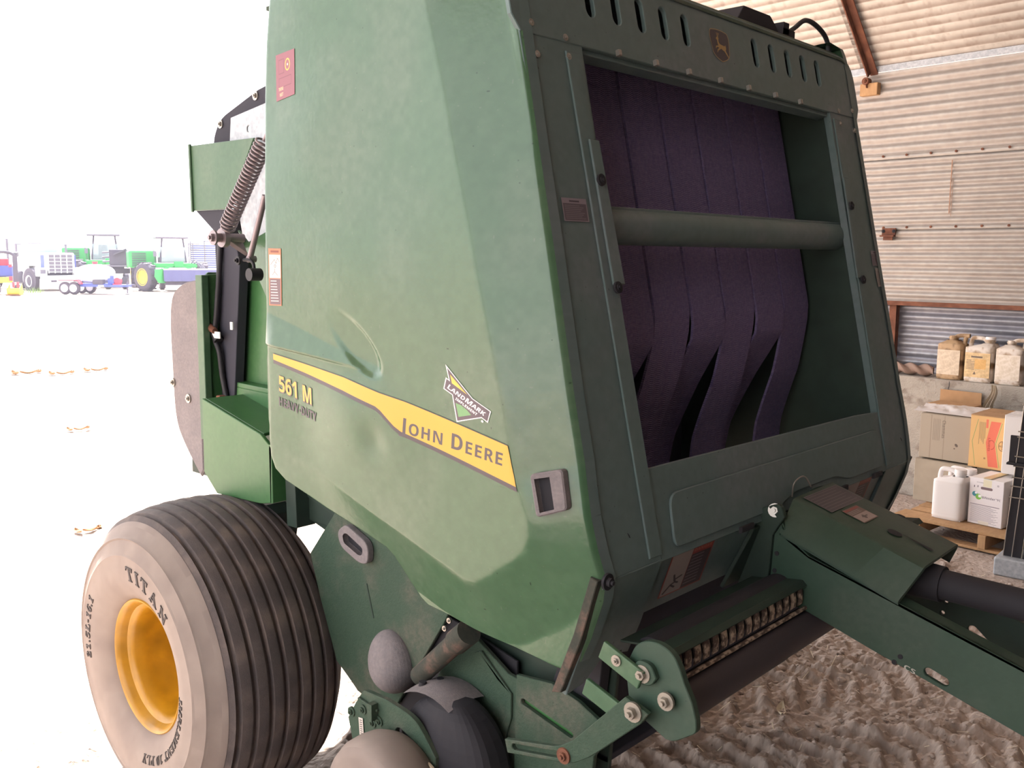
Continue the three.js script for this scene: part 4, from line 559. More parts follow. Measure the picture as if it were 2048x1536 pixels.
// ================================================================ shed
function corrugated(name, mat, parent, u0, u1, a, b, pitch = 0.0635, amp = 0.0085, nu = 6) { // a, b: [offset, height] of the lower and upper edge; ridges run along the wall
  const L = Math.hypot(b[0] - a[0], b[1] - a[1]), n = Math.max(8, Math.round((L / pitch) * 8)), nx = -(b[1] - a[1]) / L, ny = (b[0] - a[0]) / L, F = (d) => (u, v) => { const s = v * L, w = amp * Math.sin((s / pitch) * 2 * Math.PI) + d; return [-mix(u1, u0, u), mix(a[1], b[1], v) + ny * w, mix(a[0], b[0], v) - nx * w]; };
  const g = grid(nu, n, F(0)), h = flip(grid(nu, n, F(-0.0015))); for (const q of [g, h]) { const p = q.attributes.position, uv = q.attributes.uv; for (let i = 0; i < p.count; i++) uv.setXY(i, p.getX(i), (1 - uv.getY(i)) * L / pitch); }
  return add(name, [g, h].map((q) => q), mat, parent, { keepUV: true });
}
{
  const wall = new THREE.Group(); wall.name = 'wall_right'; wall.userData.kind = 'structure'; wall.position.copy(W0); wall.rotation.y = WALLTURN; scene.add(wall);
  const seams = [-9, -6, -4.4, -1.4, 1.49, 4.4, 5.0];
  for (let i = 0; i < seams.length - 1; i++) {
    const [a, b] = [seams[i], seams[i + 1]], e = 0.003 * (i % 2);
    corrugated('corrugated_sheet', M.blueSheet, wall, a, b + 0.05, [-0.12 + e, 0.9], [-0.12 + e, 1.575], 0.076, 0.011);
    corrugated('corrugated_sheet', M.sheet, wall, a, b + 0.05, [0.0 + e, 1.56], [0.002 + e, 2.2]);
    corrugated('corrugated_sheet', M.sheet, wall, a - 0.01, b + 0.05, [0.007 + e, 2.17], [0.007 + e, 2.79], 0.0605);
    corrugated('corrugated_sheet', M.sheet, wall, a, b + 0.05, [0.015 + e, 2.75], [0.015 + e, 3.46], 0.076, 0.009);
  }
  add('angle_rail', [box(14.0, 0.035, 0.05, 2.0, 1.565, 0.0), box(14.0, 0.006, 0.16, 2.0, 1.55, -0.07)], M.rust, wall, { label: 'rusty steel angle rail' });
  add('top_plate', [box(14.0, 0.05, 0.1, 2.0, 3.49, -0.02)], M.galv, wall, { label: 'gray beam along the wall top' });
  add('side_rail', [box(0.06, 0.6, 0.06, -1.3, 1.27, -0.06)], M.rust, wall);
  // lap screws
  for (let u = -0.4; u < 1.6; u += 0.2) { for (const v of [2.19, 2.775]) add('screw', bolt([-u - 0.03 * (v > 2.5), v, v > 2.5 ? 0.036 : 0.02], [0, 0, 1], 0.006, 0.004), M.rust, wall); }
  const stain = add('rust_streak', [box(0.007, 0.42, 0.002, -0.86, 2.5, 0.0235), box(0.003, 0.3, 0.002, -0.845, 2.42, 0.0235)], M.rustStain, wall, { label: 'rust streak below a screw' });
  const bs = add('block_base', box(14.0, 0.985, 0.4, 2.0, 0.4925, 0.0, 0.01), M.concrete, wall, { label: 'rough concrete sill wall' });
  add('crack', [box(0.003, 0.05, 0.002, -0.69, 0.95, 0.2005), box(0.003, 0.04, 0.002, -0.695, 0.91, 0.2005)], M.inside, bs);
}
{ // roof: steep lower slope, flatter upper slope, closed front end, added left wall
  const roof = new THREE.Group(); roof.name = 'ceiling'; roof.userData.kind = 'structure'; roof.position.copy(W0); roof.rotation.y = WALLTURN; scene.add(roof);
  const seams = [-9, -6, -3, 0.0, 1.64, 4.4, 5.0];
  for (let i = 0; i < seams.length - 1; i++) { corrugated('roof_sheet', M.roofSheet, roof, seams[i], seams[i + 1] + 0.04, [-0.02, 3.47], [0.75, 4.3], 0.076, 0.01); corrugated('roof_sheet', M.roofSheet, roof, seams[i], seams[i + 1] + 0.04, [0.74, 4.28], [1.6, 5.2], 0.076, 0.01); }
  const top = (o0, y0, o1, y1) => { const L = Math.hypot(o1 - o0, y1 - y0); return box(14.0, 0.05, L).rotateX(-Math.atan2(y1 - y0, o1 - o0)).translate(2.0, (y0 + y1) / 2, (o0 + o1) / 2); };
  add('roof_deck', [top(1.58, 5.19, 6.0, 6.4), top(6.0, 6.4, 11.2, 5.4)], M.roofSheet, roof, { label: 'upper roof deck' });
  add('knee_brace', [bar(v3(-1.585, 3.45, 0.05), v3(-1.585, 4.75, 1.23), 0.012, 0.07, v3(0, 1, -1)), bar(v3(-1.555, 3.45, 0.02), v3(-1.555, 4.75, 1.2), 0.07, 0.012, v3(0, 1, -1))], M.rust, roof, { label: 'rusty angle iron brace' });
  add('knee_brace', [bar(v3(-3.3, 3.9, 0.42), v3(-3.3, 5.1, 1.52), 0.012, 0.07, v3(0, 1, -1)), bar(v3(-3.27, 3.9, 0.39), v3(-3.27, 5.1, 1.49), 0.07, 0.012, v3(0, 1, -1))], M.rust, roof);
  const ft = new THREE.Group(); ft.name = 'wall_front'; ft.userData.kind = 'structure'; ft.position.copy(W0); ft.rotation.y = WALLTURN; scene.add(ft);
  add('end_sheet', zPlate(-0.03, 0, [[-0.3, 0], [11, 0], [11, 5.4], [6, 6.4], [1.6, 5.2], [-0.02, 3.45], [-0.3, 3.45]]).applyMatrix4(new THREE.Matrix4().set(0, 0, 1, 9, 0, 1, 0, 0, 1, 0, 0, 0, 0, 0, 0, 1)), M.sheet, ft);
  const lw = new THREE.Group(); lw.name = 'added_wall_left'; lw.userData.kind = 'structure'; lw.position.copy(W0); lw.rotation.y = WALLTURN; scene.add(lw);
  add('side_sheet', box(4.8, 5.6, 0.04, 9 - 4.8 / 2, 2.8, 11), M.sheet, lw);  // unseen wall, added; its length limits the skylight on the baler front
  for (const u of [4.9, 1.0]) add('roof_post', box(0.15, 5.3, 0.15, -u, 2.65, 10.9), M.rust, lw);
}
{ // wood block and brackets on the wall
  const t = thing('brace_block', 'wooden block with rusty bolt under the foot of the angle brace', 'bracket', onWall(1.57, 3.28, 0.03), WALLTURN);
  add('block', box(0.155, 0.1, 0.06, 0, 0.05, 0.02, 0.006), M.wood, t); add('hinge_bolt', [cyl(v3(-0.02, 0.115, 0.02), v3(-0.02, 0.115, 0.075), 0.03), bolt([-0.02, 0.115, 0.075], [0, 0, 1], 0.016, 0.014), bar(v3(-0.02, 0.115, 0.06), v3(-0.01, 0.06, 0.06), 0.02, 0.008)], M.rust, t);
  const b = thing('wall_bracket', 'small rusty steel bracket screwed onto the corrugated wall', 'bracket', onWall(1.345, 2.1, 0.03), WALLTURN);
  add('plate', box(0.12, 0.06, 0.012, 0, 0.055, 0, 0.003), M.rust, b); add('lip', [box(0.12, 0.012, 0.04, 0, 0.02, 0.02), box(0.08, 0.03, 0.01, 0, 0.0, 0.01)], M.rust, b); for (const x of [-0.045, 0.045]) add('screw', bolt([x, 0.06, 0.006], [0, 0, 1], 0.009, 0.008), M.black, b);
}

// ================================================================ things along the wall
function jug(name, label, pos, turn, o) { // moulded jug with its handle on the left
  const t = thing(name, label, 'jug', pos, turn, o.group), w = o.w, d = o.d, H = o.h, sh = H * 0.755;
  const sec = (y) => (y < 0.012 ? 0.94 + 5 * y : y < sh ? 1 - 0.015 * Math.cos((y / sh) * 12) : 1 - 0.0);
  const body = grid(56, 44, (a, b) => {
    const y = H * 0.86 * (1 - b), k = y <= sh ? 1 : 1 - sm(sh, H * 0.86, y), th = a * 2 * Math.PI, e = 0.36, cx = Math.cos(th), sx = Math.sin(th), wx = mix(o.neck * 1.3, w / 2, k), wz = mix(o.neck * 1.3, d / 2, Math.sqrt(k)), c = mix(o.neckX, 0, k), q = y < 0.015 ? 0.93 + 4.6 * y : 1 - 0.012 * (Math.abs(y - sh * 0.97) < 0.008) - 0.01 * (Math.abs(y - 0.035) < 0.006);
    return [c + q * wx * Math.sign(cx) * Math.pow(Math.abs(cx), e), y, q * wz * Math.sign(sx) * Math.pow(Math.abs(sx), e)];
  });
  add('body', [body, yPlate(0.0, 0.006, [[-w * 0.46, -d * 0.42], [w * 0.46, -d * 0.42], [w * 0.46, d * 0.42], [-w * 0.46, d * 0.42]])].map(clean), o.mat, t);
  add('neck', [cyl(v3(o.neckX, H * 0.84, 0), v3(o.neckX, H * 0.95, 0), o.neck * 1.05, o.neck, 24), cyl(v3(o.neckX, H * 0.9, 0), v3(o.neckX, H * 0.92, 0), o.neck * 1.2, o.neck * 1.2, 24)], o.mat, t);
  if (o.cap) add('cap', cyl(v3(o.neckX, H * 0.945, 0), v3(o.neckX, H * 1.0, 0), o.neck * 1.18, o.neck * 1.12, 24), o.capMat || o.mat, t);
  const hx = o.handleX ?? -w * 0.42;
  add('handle', tube([[hx, sh * 0.96, 0], [hx + 0.004, H * 0.87, 0], [hx + w * 0.07, H * 0.95, 0], [hx + w * 0.2, H * 0.965, 0], [mix(hx, o.neckX, 0.72), H * 0.94, 0], [mix(hx, o.neckX, 0.85), H * 0.86, 0], [mix(hx, o.neckX, 0.9), H * 0.8, 0]], 0.0165, 40, 10), o.mat, t);
  if (o.print) { const y0 = sh * 0.14, y1 = sh * 0.86; add('paper_label', grid(8, 6, (u, v) => [mix(-w * 0.44, w * 0.44, u), mix(y1, y0, v), d / 2 * (1.012 - 0.02 * Math.pow(2 * u - 1, 6))]), o.print, t, { raw: true }); }
  return t;
}
const worn = (a, b, marks) => print(200, 200, (g) => { g.fillStyle = a; g.fillRect(0, 0, 200, 200); for (let i = 0; i < 60; i++) { g.fillStyle = b; g.globalAlpha = 0.12; g.beginPath(); g.ellipse(((i * 73) % 200), ((i * 131) % 200), 6 + (i * 7) % 28, 4 + (i * 5) % 18, i, 0, 7); g.fill(); } g.globalAlpha = 1; if (marks) { g.fillStyle = '#6a5a4c'; for (let i = 0; i < 7; i++) g.fillRect(14, 60 + i * 12, 40 + ((i * 29) % 30), 4); g.fillRect(50, 26, 90, 14); g.beginPath(); g.moveTo(70, 176); g.lineTo(94, 176); g.lineTo(84, 150); g.fill(); g.fillStyle = '#d8a04e'; g.globalAlpha = 0.6; g.fillRect(80, 50, 90, 80); g.globalAlpha = 1; } });
jug('plastic_jug', 'dirty beige plastic jug without cap, left one on the concrete ledge', onWall(0.722, 0.987, 0.09), WALLTURN, { w: 0.2, d: 0.17, h: 0.36, neck: 0.033, neckX: 0.0, handleX: 0.085, mat: M.jugBrown, print: worn('#d8c6ae', '#8a6f55') });
jug('plastic_jug', 'stained jug with white handle and cap, middle one on the concrete ledge', onWall(0.497, 0.987, 0.09), WALLTURN, { w: 0.215, d: 0.18, h: 0.35, neck: 0.032, neckX: 0.055, mat: M.jugDirty, cap: true, capMat: M.whiteBox, print: worn('#dcbd8c', '#7a5a38', true) });
jug('plastic_jug', 'pale dusty jug partly hidden by the black rack on the ledge', onWall(0.276, 0.987, 0.09), WALLTURN, { w: 0.2, d: 0.17, h: 0.35, neck: 0.03, neckX: -0.01, handleX: 0.085, mat: M.jugDirty, print: worn('#e2d6c8', '#a08468') });
jug('plastic_jug', 'clean white plastic jug with handle standing on the pallet front', onWall(0.222, 0.142, 1.13), WALLTURN, { w: 0.215, d: 0.19, h: 0.35, neck: 0.034, neckX: 0.05, mat: M.whiteBox, cap: true });
jug('plastic_jug', 'white plastic jug mostly hidden behind the clean white jug', onWall(0.232, 0.142, 0.938), WALLTURN, { w: 0.215, d: 0.185, h: 0.325, neck: 0.034, neckX: 0.05, mat: M.whiteBox, cap: true });
{ // twisted bar on the ledge
  const g = grid(20, 120, (u, v) => { const th = u * 2 * Math.PI, x = v * 0.75, a = v * 0.75 / 0.125 * Math.PI, r = 0.026 + 0.026 * Math.abs(Math.cos(th)) ** 1.5, c = Math.cos(th + a) * r, s = Math.sin(th + a) * r; return [-x + c * 0.35, 0.05 + s * 0.98, c]; });
  const t = thing('twisted_bar', 'brown twisted flat bar lying on the ledge beside the jugs', 'bar', onWall(0.86, 0.987, 0.11), WALLTURN);
  add('shaft', [metreUV(g, 0, 1)], M.dusty.clone(), t, { keepUV: true }).material = MT({ color: 0x8d7568, roughness: 0.85 });
}
function carton(name, label, pos, turn, w, h, d, mat, o = {}) {
  const t = thing(name, label, 'box', pos, turn, o.group), e = 0.004;
  add('carton', box(w, h, d, 0, h / 2, 0, 0.006), mat, t);
  if (o.flaps) { add('flap', box(w * 0.98, e, d * 0.48, 0, h + 0.003, d * 0.25).rotateX(0.02), mat, t); add('flap', box(w * 0.98, e, d * 0.48, 0, h + 0.004, -d * 0.25), mat, t); }
  if (o.open) { add('flap', box(w * 0.96, o.open, e, 0, h + o.open / 2 - 0.01, -d / 2 + 0.004).rotateX(0), mat, t); }
  if (o.tape) add('tape', box(0.05, e, d * 1.002, 0, h + 0.005, 0), MT({ color: 0xd6c39a, roughness: 0.35 }), t);
  if (o.front) add('front_print', quad([-w / 2 + 0.004, h - 0.004, d / 2 + 0.0015], [w / 2 - 0.004, h - 0.004, d / 2 + 0.0015], [w / 2 - 0.004, 0.004, d / 2 + 0.0015], [-w / 2 + 0.004, 0.004, d / 2 + 0.0015]), o.front, t, { raw: true });
  return t;
}
const boardPrint = (col, fn) => print(300, 300, (g) => { g.fillStyle = col; g.fillRect(0, 0, 300, 300); fn(g); });
carton('cardboard_box', 'gray-brown box on pallet behind the white jug, bottom of its stack', onWall(0.425, 0.142, 0.635), WALLTURN, 0.42, 0.315, 0.4, M.grayBox, { flaps: true });
carton('cardboard_box', 'gray-brown box with vertical printing, stacked left of the striped orange box', onWall(0.432, 0.47, 0.635), WALLTURN + 0.02, 0.38, 0.33, 0.36, M.grayBox, { front: boardPrint('#a89a88', (g) => { g.fillStyle = '#978877'; g.fillRect(60, 0, 6, 300); g.fillRect(138, 0, 5, 300); g.save(); g.translate(128, 30); g.rotate(Math.PI / 2); g.fillStyle = '#6f6458'; g.font = 'bold 26px sans-serif'; g.fillText('Chammas', 0, 0); g.restore(); g.fillStyle = '#84786a'; for (let i = 0; i < 5; i++) g.fillRect(76 + i * 9, 24, 3, 150); g.fillStyle = '#5c4f45'; g.beginPath(); g.ellipse(215, 190, 12, 8, 1, 0, 7); g.fill(); g.beginPath(); g.ellipse(205, 214, 5, 4, 0, 0, 7); g.fill(); }) });
carton('cardboard_box', 'white box under the striped orange box and behind the printed white box', onWall(0.02, 0.142, 0.6), WALLTURN, 0.36, 0.315, 0.4, M.grayBox, { flaps: true });
carton('cardboard_box', 'orange-brown box with red chevron stripe and cross emblem', onWall(0.1, 0.47, 0.7), WALLTURN, 0.265, 0.375, 0.36, M.cardboard, { flaps: true, front: boardPrint('#d9ae72', (g) => {
  g.strokeStyle = '#7d9a5a'; g.lineWidth = 4; g.beginPath(); g.moveTo(58, 20); g.lineTo(20, 150); g.lineTo(52, 290); g.stroke(); g.beginPath(); g.moveTo(246, 30); g.lineTo(206, 150); g.lineTo(244, 285); g.stroke();
  g.fillStyle = '#dd7056'; g.beginPath(); g.moveTo(160, 25); g.lineTo(238, 25); g.lineTo(198, 150); g.lineTo(236, 288); g.lineTo(158, 288); g.lineTo(128, 150); g.fill(); g.fillRect(122, 16, 18, 50); g.strokeStyle = '#b0483a'; g.lineWidth = 4; g.beginPath(); g.arc(172, 160, 26, -2.2, 1.6); g.stroke();
  g.fillStyle = '#8c7a52'; for (let i = 0; i < 6; i++) g.fillRect(70 + i * 9, 34, 4, 130 - ((i * 31) % 40)); g.save(); g.translate(146, 120); g.rotate(Math.PI / 2); g.fillStyle = '#a8402f'; g.font = 'bold 24px sans-serif'; g.fillText('LAUDIS', 0, 0, 78); g.restore();
  g.strokeStyle = '#7b5a3e'; g.lineWidth = 4; g.beginPath(); g.arc(256, 160, 27, 0, 7); g.stroke(); g.font = 'bold 15px sans-serif'; g.fillStyle = '#7b5a3e'; g.fillText('BAYER', 231, 165, 50); g.save(); g.translate(262, 136); g.rotate(Math.PI / 2); g.fillText('BAYER', 0, 10, 50); g.restore(); g.fillRect(120, 238, 6, 10); g.fillRect(129, 238, 4, 10);
}) });
carton('cardboard_box', 'plain brown cardboard box with raised flap against the concrete wall', onWall(0.585, 0.142, 0.322), WALLTURN, 0.33, 0.68, 0.2, M.cardboard, { open: 0.1 });
{ const t = thing('plastic_sheet', 'crumpled white plastic sheet lying on top of the gray-brown boxes', 'sheet', onWall(0.46, 0.803, 0.7), WALLTURN);
  add('sheet', grid(36, 20, (u, v) => { const n = fbm(u * 0.9 + 0.05, v * 0.9 + 0.03, 8, 3); return [(u - 0.5) * 0.46, 0.004 + 0.05 * n * Math.sin(Math.PI * clamp(v)) + 0.03 * u * (1 - v), (v - 0.75) * 0.32]; }), MP({ color: 0xe9e2df, roughness: 0.35, transmission: 0.15, thickness: 0, side: THREE.DoubleSide }), t); }
carton('printed_box', 'white carton with green and blue square emblem and small print on pallet edge', onWall(-0.03, 0.142, 1.0), WALLTURN - 0.06, 0.232, 0.32, 0.34, M.whiteBox, { tape: true, front: print(480, 690, (g) => {
  g.fillStyle = '#ece6e8'; g.fillRect(0, 0, 480, 690); const rrct = (x, y, w, h, r) => { g.beginPath(); g.roundRect(x, y, w, h, r); g.fill(); };
  g.fillStyle = '#3f8fa0'; g.beginPath(); g.arc(78, 240, 38, 0, 7); g.fill(); g.fillStyle = '#fff'; rrct(78, 208, 30, 30, 4); g.fillStyle = '#7fc04e'; g.beginPath(); g.arc(134, 276, 44, 0, 7); g.fill(); g.fillStyle = '#fff'; rrct(130, 244, 40, 40, 5);
  g.fillStyle = '#6d6470'; g.font = 'bold 46px sans-serif'; g.fillText('Bifender', 182, 292, 190); g.font = '20px sans-serif'; g.fillText('TM', 374, 272); g.font = 'bold 42px sans-serif'; g.fillText('FC', 400, 292, 56);
  g.fillStyle = '#8f8690'; g.fillRect(20, 390, 420, 12); for (let i = 0; i < 17; i++) g.fillRect(26 + (i % 5 === 0 ? 0 : 6), 416 + i * 15, 300 + ((i * 67) % 110), 5); g.fillStyle = '#5a525a'; g.font = 'bold 34px sans-serif'; g.fillText('II', 388, 78); g.font = '20px sans-serif'; g.fillText('(c) GLOBAL', 96, 62, 120); g.fillRect(60, 110, 12, 30); g.fillRect(110, 104, 12, 30);
  g.fillStyle = '#7a6468'; rrct(158, 116, 170, 40, 20); g.fillStyle = '#e4dcc0'; g.fillRect(190, 0, 120, 110); g.fillStyle = '#e0d8cc'; g.fillRect(150, 640, 150, 50);
}) });
carton('white_box', 'tall bright white carton standing beside the black rack', onWall(-0.13, 0.49, 0.92), WALLTURN + 0.05, 0.17, 0.4, 0.22, M.whiteBox, { flaps: true });
carton('white_box', 'white carton low behind the black rack, under the tall bright carton', onWall(-0.33, 0.142, 0.9), WALLTURN, 0.3, 0.345, 0.4, M.whiteBox, { flaps: true });
{ const t = thing('plastic_wrap', 'crumpled strip of clear plastic wrap hanging over the ledge edge', 'wrap', onWall(0.325, 0.73, 0.27), WALLTURN);
  add('film', grid(16, 40, (u, v) => { const y = 0.26 * (1 - v), w = 0.035 + 0.05 * v; return [(u - 0.5) * w + 0.012 * Math.sin(v * 7) - 0.03 * v, y, 0.02 * fbm(u, v, 6, 3) + 0.02 * Math.sin(u * 16 + v * 3) * (0.4 + 0.6 * v)]; }), MP({ color: 0xcfc2ae, roughness: 0.3, transmission: 0.3, thickness: 0, side: THREE.DoubleSide }), t);
  add('fold', grid(12, 12, (u, v) => [(u - 0.5) * 0.13 - 0.08, -0.02 - 0.1 * v + 0.02 * Math.sin(u * 9), 0.02 + 0.03 * fbm(u, v, 5, 3)]), MT({ color: 0x837c80, roughness: 0.6, side: THREE.DoubleSide }), t); }
{ // pallet: deck boards along the wall, blocks, ground boards
  const t = thing('wooden_pallet', 'pale wooden pallet carrying the boxes and white jugs', 'pallet', onWall(0.0, 0.0, 0.82), WALLTURN);
  for (let i = 0; i < 7; i++) add('plank', box(1.2, 0.02, i === 6 ? 0.19 : 0.115, 0.06 + 0.012 * ((i * 7) % 3), 0.13, -0.5 + i * 0.145 + (i === 6 ? 0.045 : 0), 0.003), M.wood, t);
  for (const x of [-0.36, 0.08, 0.6]) add('stringer', box(0.05, 0.09, 1.06, x, 0.075, 0.0, 0.003), M.wood, t);
  for (const z of [-0.45, 0.03, 0.47]) add('plank', box(1.2, 0.018, 0.1, 0.06, 0.02, z, 0.003), M.wood, t);
}
{ // black steel rack with wire rungs on a galvanised foot
  const t = thing('wire_rack', 'black steel rack with bright wire rungs at right edge of photo', 'rack', [3.627, 0, 1.555], WALLTURN + 0.12);
  t.position.y = 0.0;
  add('foot', [box(0.5, 0.115, 0.3, 0.14, 0.0575, -0.02, 0.012)], M.galv, t, { label: 'galvanised steel foot block' });
  const dx = (y) => 0.055 * (y - 0.1);
  for (const x of [-0.05, 0.0, 0.06, 0.16, 0.24]) add('upright', bar(v3(x, 0.11, 0.04), v3(x + dx(1.5), 1.52, 0.04), x < 0.05 ? 0.044 : 0.05, 0.05), M.blackMetal, t);
  for (const x of [-0.073, -0.025, 0.03]) add('edge_wire', cyl(v3(x, 0.11, 0.07), v3(x + dx(1.5), 1.5, 0.07), 0.003, 0.003, 6), M.steel, t);
  for (const [y, l] of [[1.45, 0.4], [1.41, 0.4], [1.37, 0.4], [1.345, 0.4], [1.32, 0.4], [1.295, 0.4], [1.27, 0.4], [1.155, 0.4], [1.065, 0.4], [0.9, 0.36], [0.865, 0.36], [0.745, 0.34], [0.685, 0.34], [0.615, 0.36], [0.56, 0.36], [0.49, 0.36]]) add('rung', cyl(v3(-0.085 + dx(y), y, 0.075), v3(-0.085 + dx(y) + l, y, 0.075), 0.0042, 0.0042, 8), M.steel, t);
  add('tray', [box(0.2, 0.16, 0.02, -0.02 + dx(0.8), 0.79, 0.06), box(0.2, 0.012, 0.1, -0.02 + dx(0.7), 0.7, 0.05)], M.black, t);
  add('cap_plate', [box(0.14, 0.02, 0.07, 0.0 + dx(1.5), 1.5, 0.04), box(0.1, 0.03, 0.06, 0.03 + dx(1.5), 1.525, 0.04)], M.galv, t);
}

// ================================================================ machines parked across the yard
const YF = v3(0.73373, 0, -0.67944), YR = v3(0.67944, 0, 0.73373);
const park = (name, label, category, right, ahead, heading = 0) => thing(name, label, category, v3(CAM.x, 0, CAM.z).addScaledVector(YF, ahead).addScaledVector(YR, right).toArray(), -0.8236 + heading);
function farWheel(t, x, z, r, w, rimMat, lugs = 0) {
  const k = add('wheel', [xLathe([[r * 0.5, -w / 2 + 0.02], [r * 0.8, -w / 2], [r * 0.96, -w / 2 + 0.05], [r, -w / 4], [r, w / 4], [r * 0.96, w / 2 - 0.05], [r * 0.8, w / 2], [r * 0.5, w / 2 - 0.02]], 0, 0, 0, 36), ...Array.from({ length: lugs }, (_, i) => box(w * 0.5, 0.04, 0.09, (i % 2 ? 1 : -1) * w * 0.24, r + 0.01, 0).rotateX((i / lugs) * Math.PI * 2))], M.farTire, t); k.position.set(x, r, z);
  add('rim', xLathe([[0, -w * 0.2], [r * 0.2, -w * 0.22], [r * 0.45, -w * 0.3], [r * 0.58, -w / 2 - 0.005], [r * 0.62, -w / 2 + 0.02], [r * 0.6, w / 2 - 0.02], [r * 0.58, w / 2 + 0.005], [r * 0.45, w * 0.3], [0, w * 0.2]], 0, 0, 0, 32), rimMat, k);
  return k;
}
{ // highway truck
  const t = park('truck', 'white highway truck with tall chrome grille across the yard', 'truck', -24.5, 50.6, 0.95);
  add('hood', [new RoundedBoxGeometry(1.7, 0.95, 1.7, 3, 0.12).translate(0, 1.5, 0.2)], M.whitePaint, t);
  const g = add('grille', [box(1.34, 0.98, 0.06, 0, 1.42, 1.08)], M.farGrille, t); for (let i = 0; i < 5; i++) add('grille_bar', box(0.035, 1.0, 0.05, -0.66 + i * 0.33, 1.42, 1.12), M.whitePaint, g); for (let i = 0; i < 6; i++) add('grille_bar', box(1.3, 0.018, 0.03, 0, 0.98 + i * 0.18, 1.115), M.whitePaint, g);
  const b = add('bumper', [new RoundedBoxGeometry(2.35, 0.48, 0.3, 2, 0.06).translate(0, 0.56, 1.3)], M.whitePaint, t); for (const x of [-0.6, 0.6]) add('tow_slot', box(0.3, 0.1, 0.02, x, 0.52, 1.455), M.farDark, b);
  for (const s of [-1, 1]) { add('fender', [remap(new THREE.CylinderGeometry(0.68, 0.68, 0.5, 20, 1, false, 0, Math.PI).rotateZ(Math.PI / 2).rotateX(-Math.PI / 2), (x, y, z) => [x + s * 0.95, y + 0.62, z + 0.2])], M.whitePaint, t); add('fender_nose', box(0.45, 0.45, 0.35, s * 0.95, 0.98, 0.9), M.whitePaint, t); add('wheel_arch', cyl(v3(s * 1.0, 0.55, 0.18), v3(s * 1.206, 0.55, 0.18), 0.63, 0.63, 28), M.farDark, t); add('headlight', box(0.26, 0.2, 0.05, s * 0.95, 1.0, 1.09), M.farGrille, t); add('flank_panel', box(0.02, 0.8, 0.3, s * 0.86, 1.45, 0.9), M.farBlue, t); farWheel(t, s * 1.1, 0.15, 0.5, 0.3, M.whitePaint); farWheel(t, s * 0.85, -4.2, 0.5, 0.55, M.whitePaint); add('mirror', [box(0.05, 0.45, 0.16, s * 1.35, 2.2, -0.7), bar(v3(s * 1.0, 2.4, -0.8), v3(s * 1.35, 2.4, -0.7), 0.03, 0.03)], M.farGrille, t); add('stack', cyl(v3(s * 1.15, 0.9, -2.0), v3(s * 1.15, 2.7, -2.0), 0.06), M.farGrille, t); add('fuel_tank', cyl(v3(s * 1.0, 0.7, -2.0), v3(s * 1.0, 0.7, -0.9), 0.3), M.farGrille, t); }
  const c = add('cab', [new RoundedBoxGeometry(2.0, 1.75, 1.3, 3, 0.12).translate(0, 1.8, -1.3)], M.whitePaint, t); add('windshield', box(1.6, 0.42, 0.03, 0, 2.2, -0.645), M.farGlass, c); add('visor', bar(v3(-0.85, 2.46, -0.55), v3(0.85, 2.46, -0.55), 0.18, 0.03), M.farGrille, c); for (const s of [-1, 1]) add('door_window', box(0.02, 0.5, 0.7, s * 1.0, 2.3, -1.25), M.farGlass, c);
  add('chassis', box(1.0, 0.25, 5.5, 0, 0.75, -2.2), M.farDark, t); add('engine_bay', box(1.6, 0.5, 1.4, 0, 0.85, 0.2), M.farDark, t);
}
{ // tank trailer
  const t = park('tank_trailer', 'blue tandem trailer with fat white tank parked before the truck', 'trailer', -20.1, 46, -0.1);
  add('tank', remap(new THREE.SphereGeometry(1, 40, 24), (x, y, z) => [0.02 + x * 0.98, 0.98 + Math.sign(y) * Math.pow(Math.abs(y), 0.8) * 0.46, z * 0.5]), M.whitePaint, t); add('filler_cap', [cyl(v3(0.02, 1.4, 0), v3(0.02, 1.52, 0), 0.11), cyl(v3(0.02, 1.52, 0), v3(0.02, 1.56, 0), 0.13)], M.farRed, t);
  add('frame', [box(2.9, 0.1, 0.08, 0.2, 0.42, 0.55), box(2.9, 0.1, 0.08, 0.2, 0.42, -0.55), bar(v3(0.9, 0.42, 0.5), v3(1.85, 0.42, 0), 0.1, 0.1), bar(v3(0.9, 0.42, -0.5), v3(1.85, 0.42, 0), 0.1, 0.1), box(1.9, 0.05, 1.1, 0, 0.49, 0)], M.farBlue, t);
  for (const z of [-0.72, 0.72]) { add('mudguard', [box(0.95, 0.04, 0.28, -0.9, 0.68, z), bar(v3(-0.45, 0.68, z), v3(-0.3, 0.5, z), 0.28, 0.04)], M.farRed, t); for (const x of [-1.12, -0.68]) { const k = farWheel(t, 0, 0, 0.3, 0.2, M.whitePaint); k.rotation.y = Math.PI / 2; k.position.set(x, 0.3, z); } }
  add('side_box', box(0.5, 0.22, 0.25, 0.45, 0.6, 0.5), M.farDark, t); add('pump', [box(0.3, 0.3, 0.3, 0.95, 0.62, 0.2, 0.04), cyl(v3(0.95, 0.72, 0.2), v3(0.95, 0.9, 0.2), 0.08)], M.farBlue, t); add('hose_reel', [cyl(v3(1.25, 0.65, 0.1), v3(1.25, 0.65, 0.3), 0.16), box(0.3, 0.06, 0.3, 1.2, 0.5, 0.2)], M.farRed, t); add('jack', [cyl(v3(1.6, 0.05, 0), v3(1.6, 0.6, 0), 0.035), box(0.15, 0.03, 0.15, 1.6, 0.02, 0)], M.farGrille, t); add('hitch', box(0.22, 0.12, 0.12, 1.88, 0.42, 0), M.farDark, t); add('plate', box(0.28, 0.08, 0.01, 0.6, 0.42, 0.6), M.whitePaint, t);
}
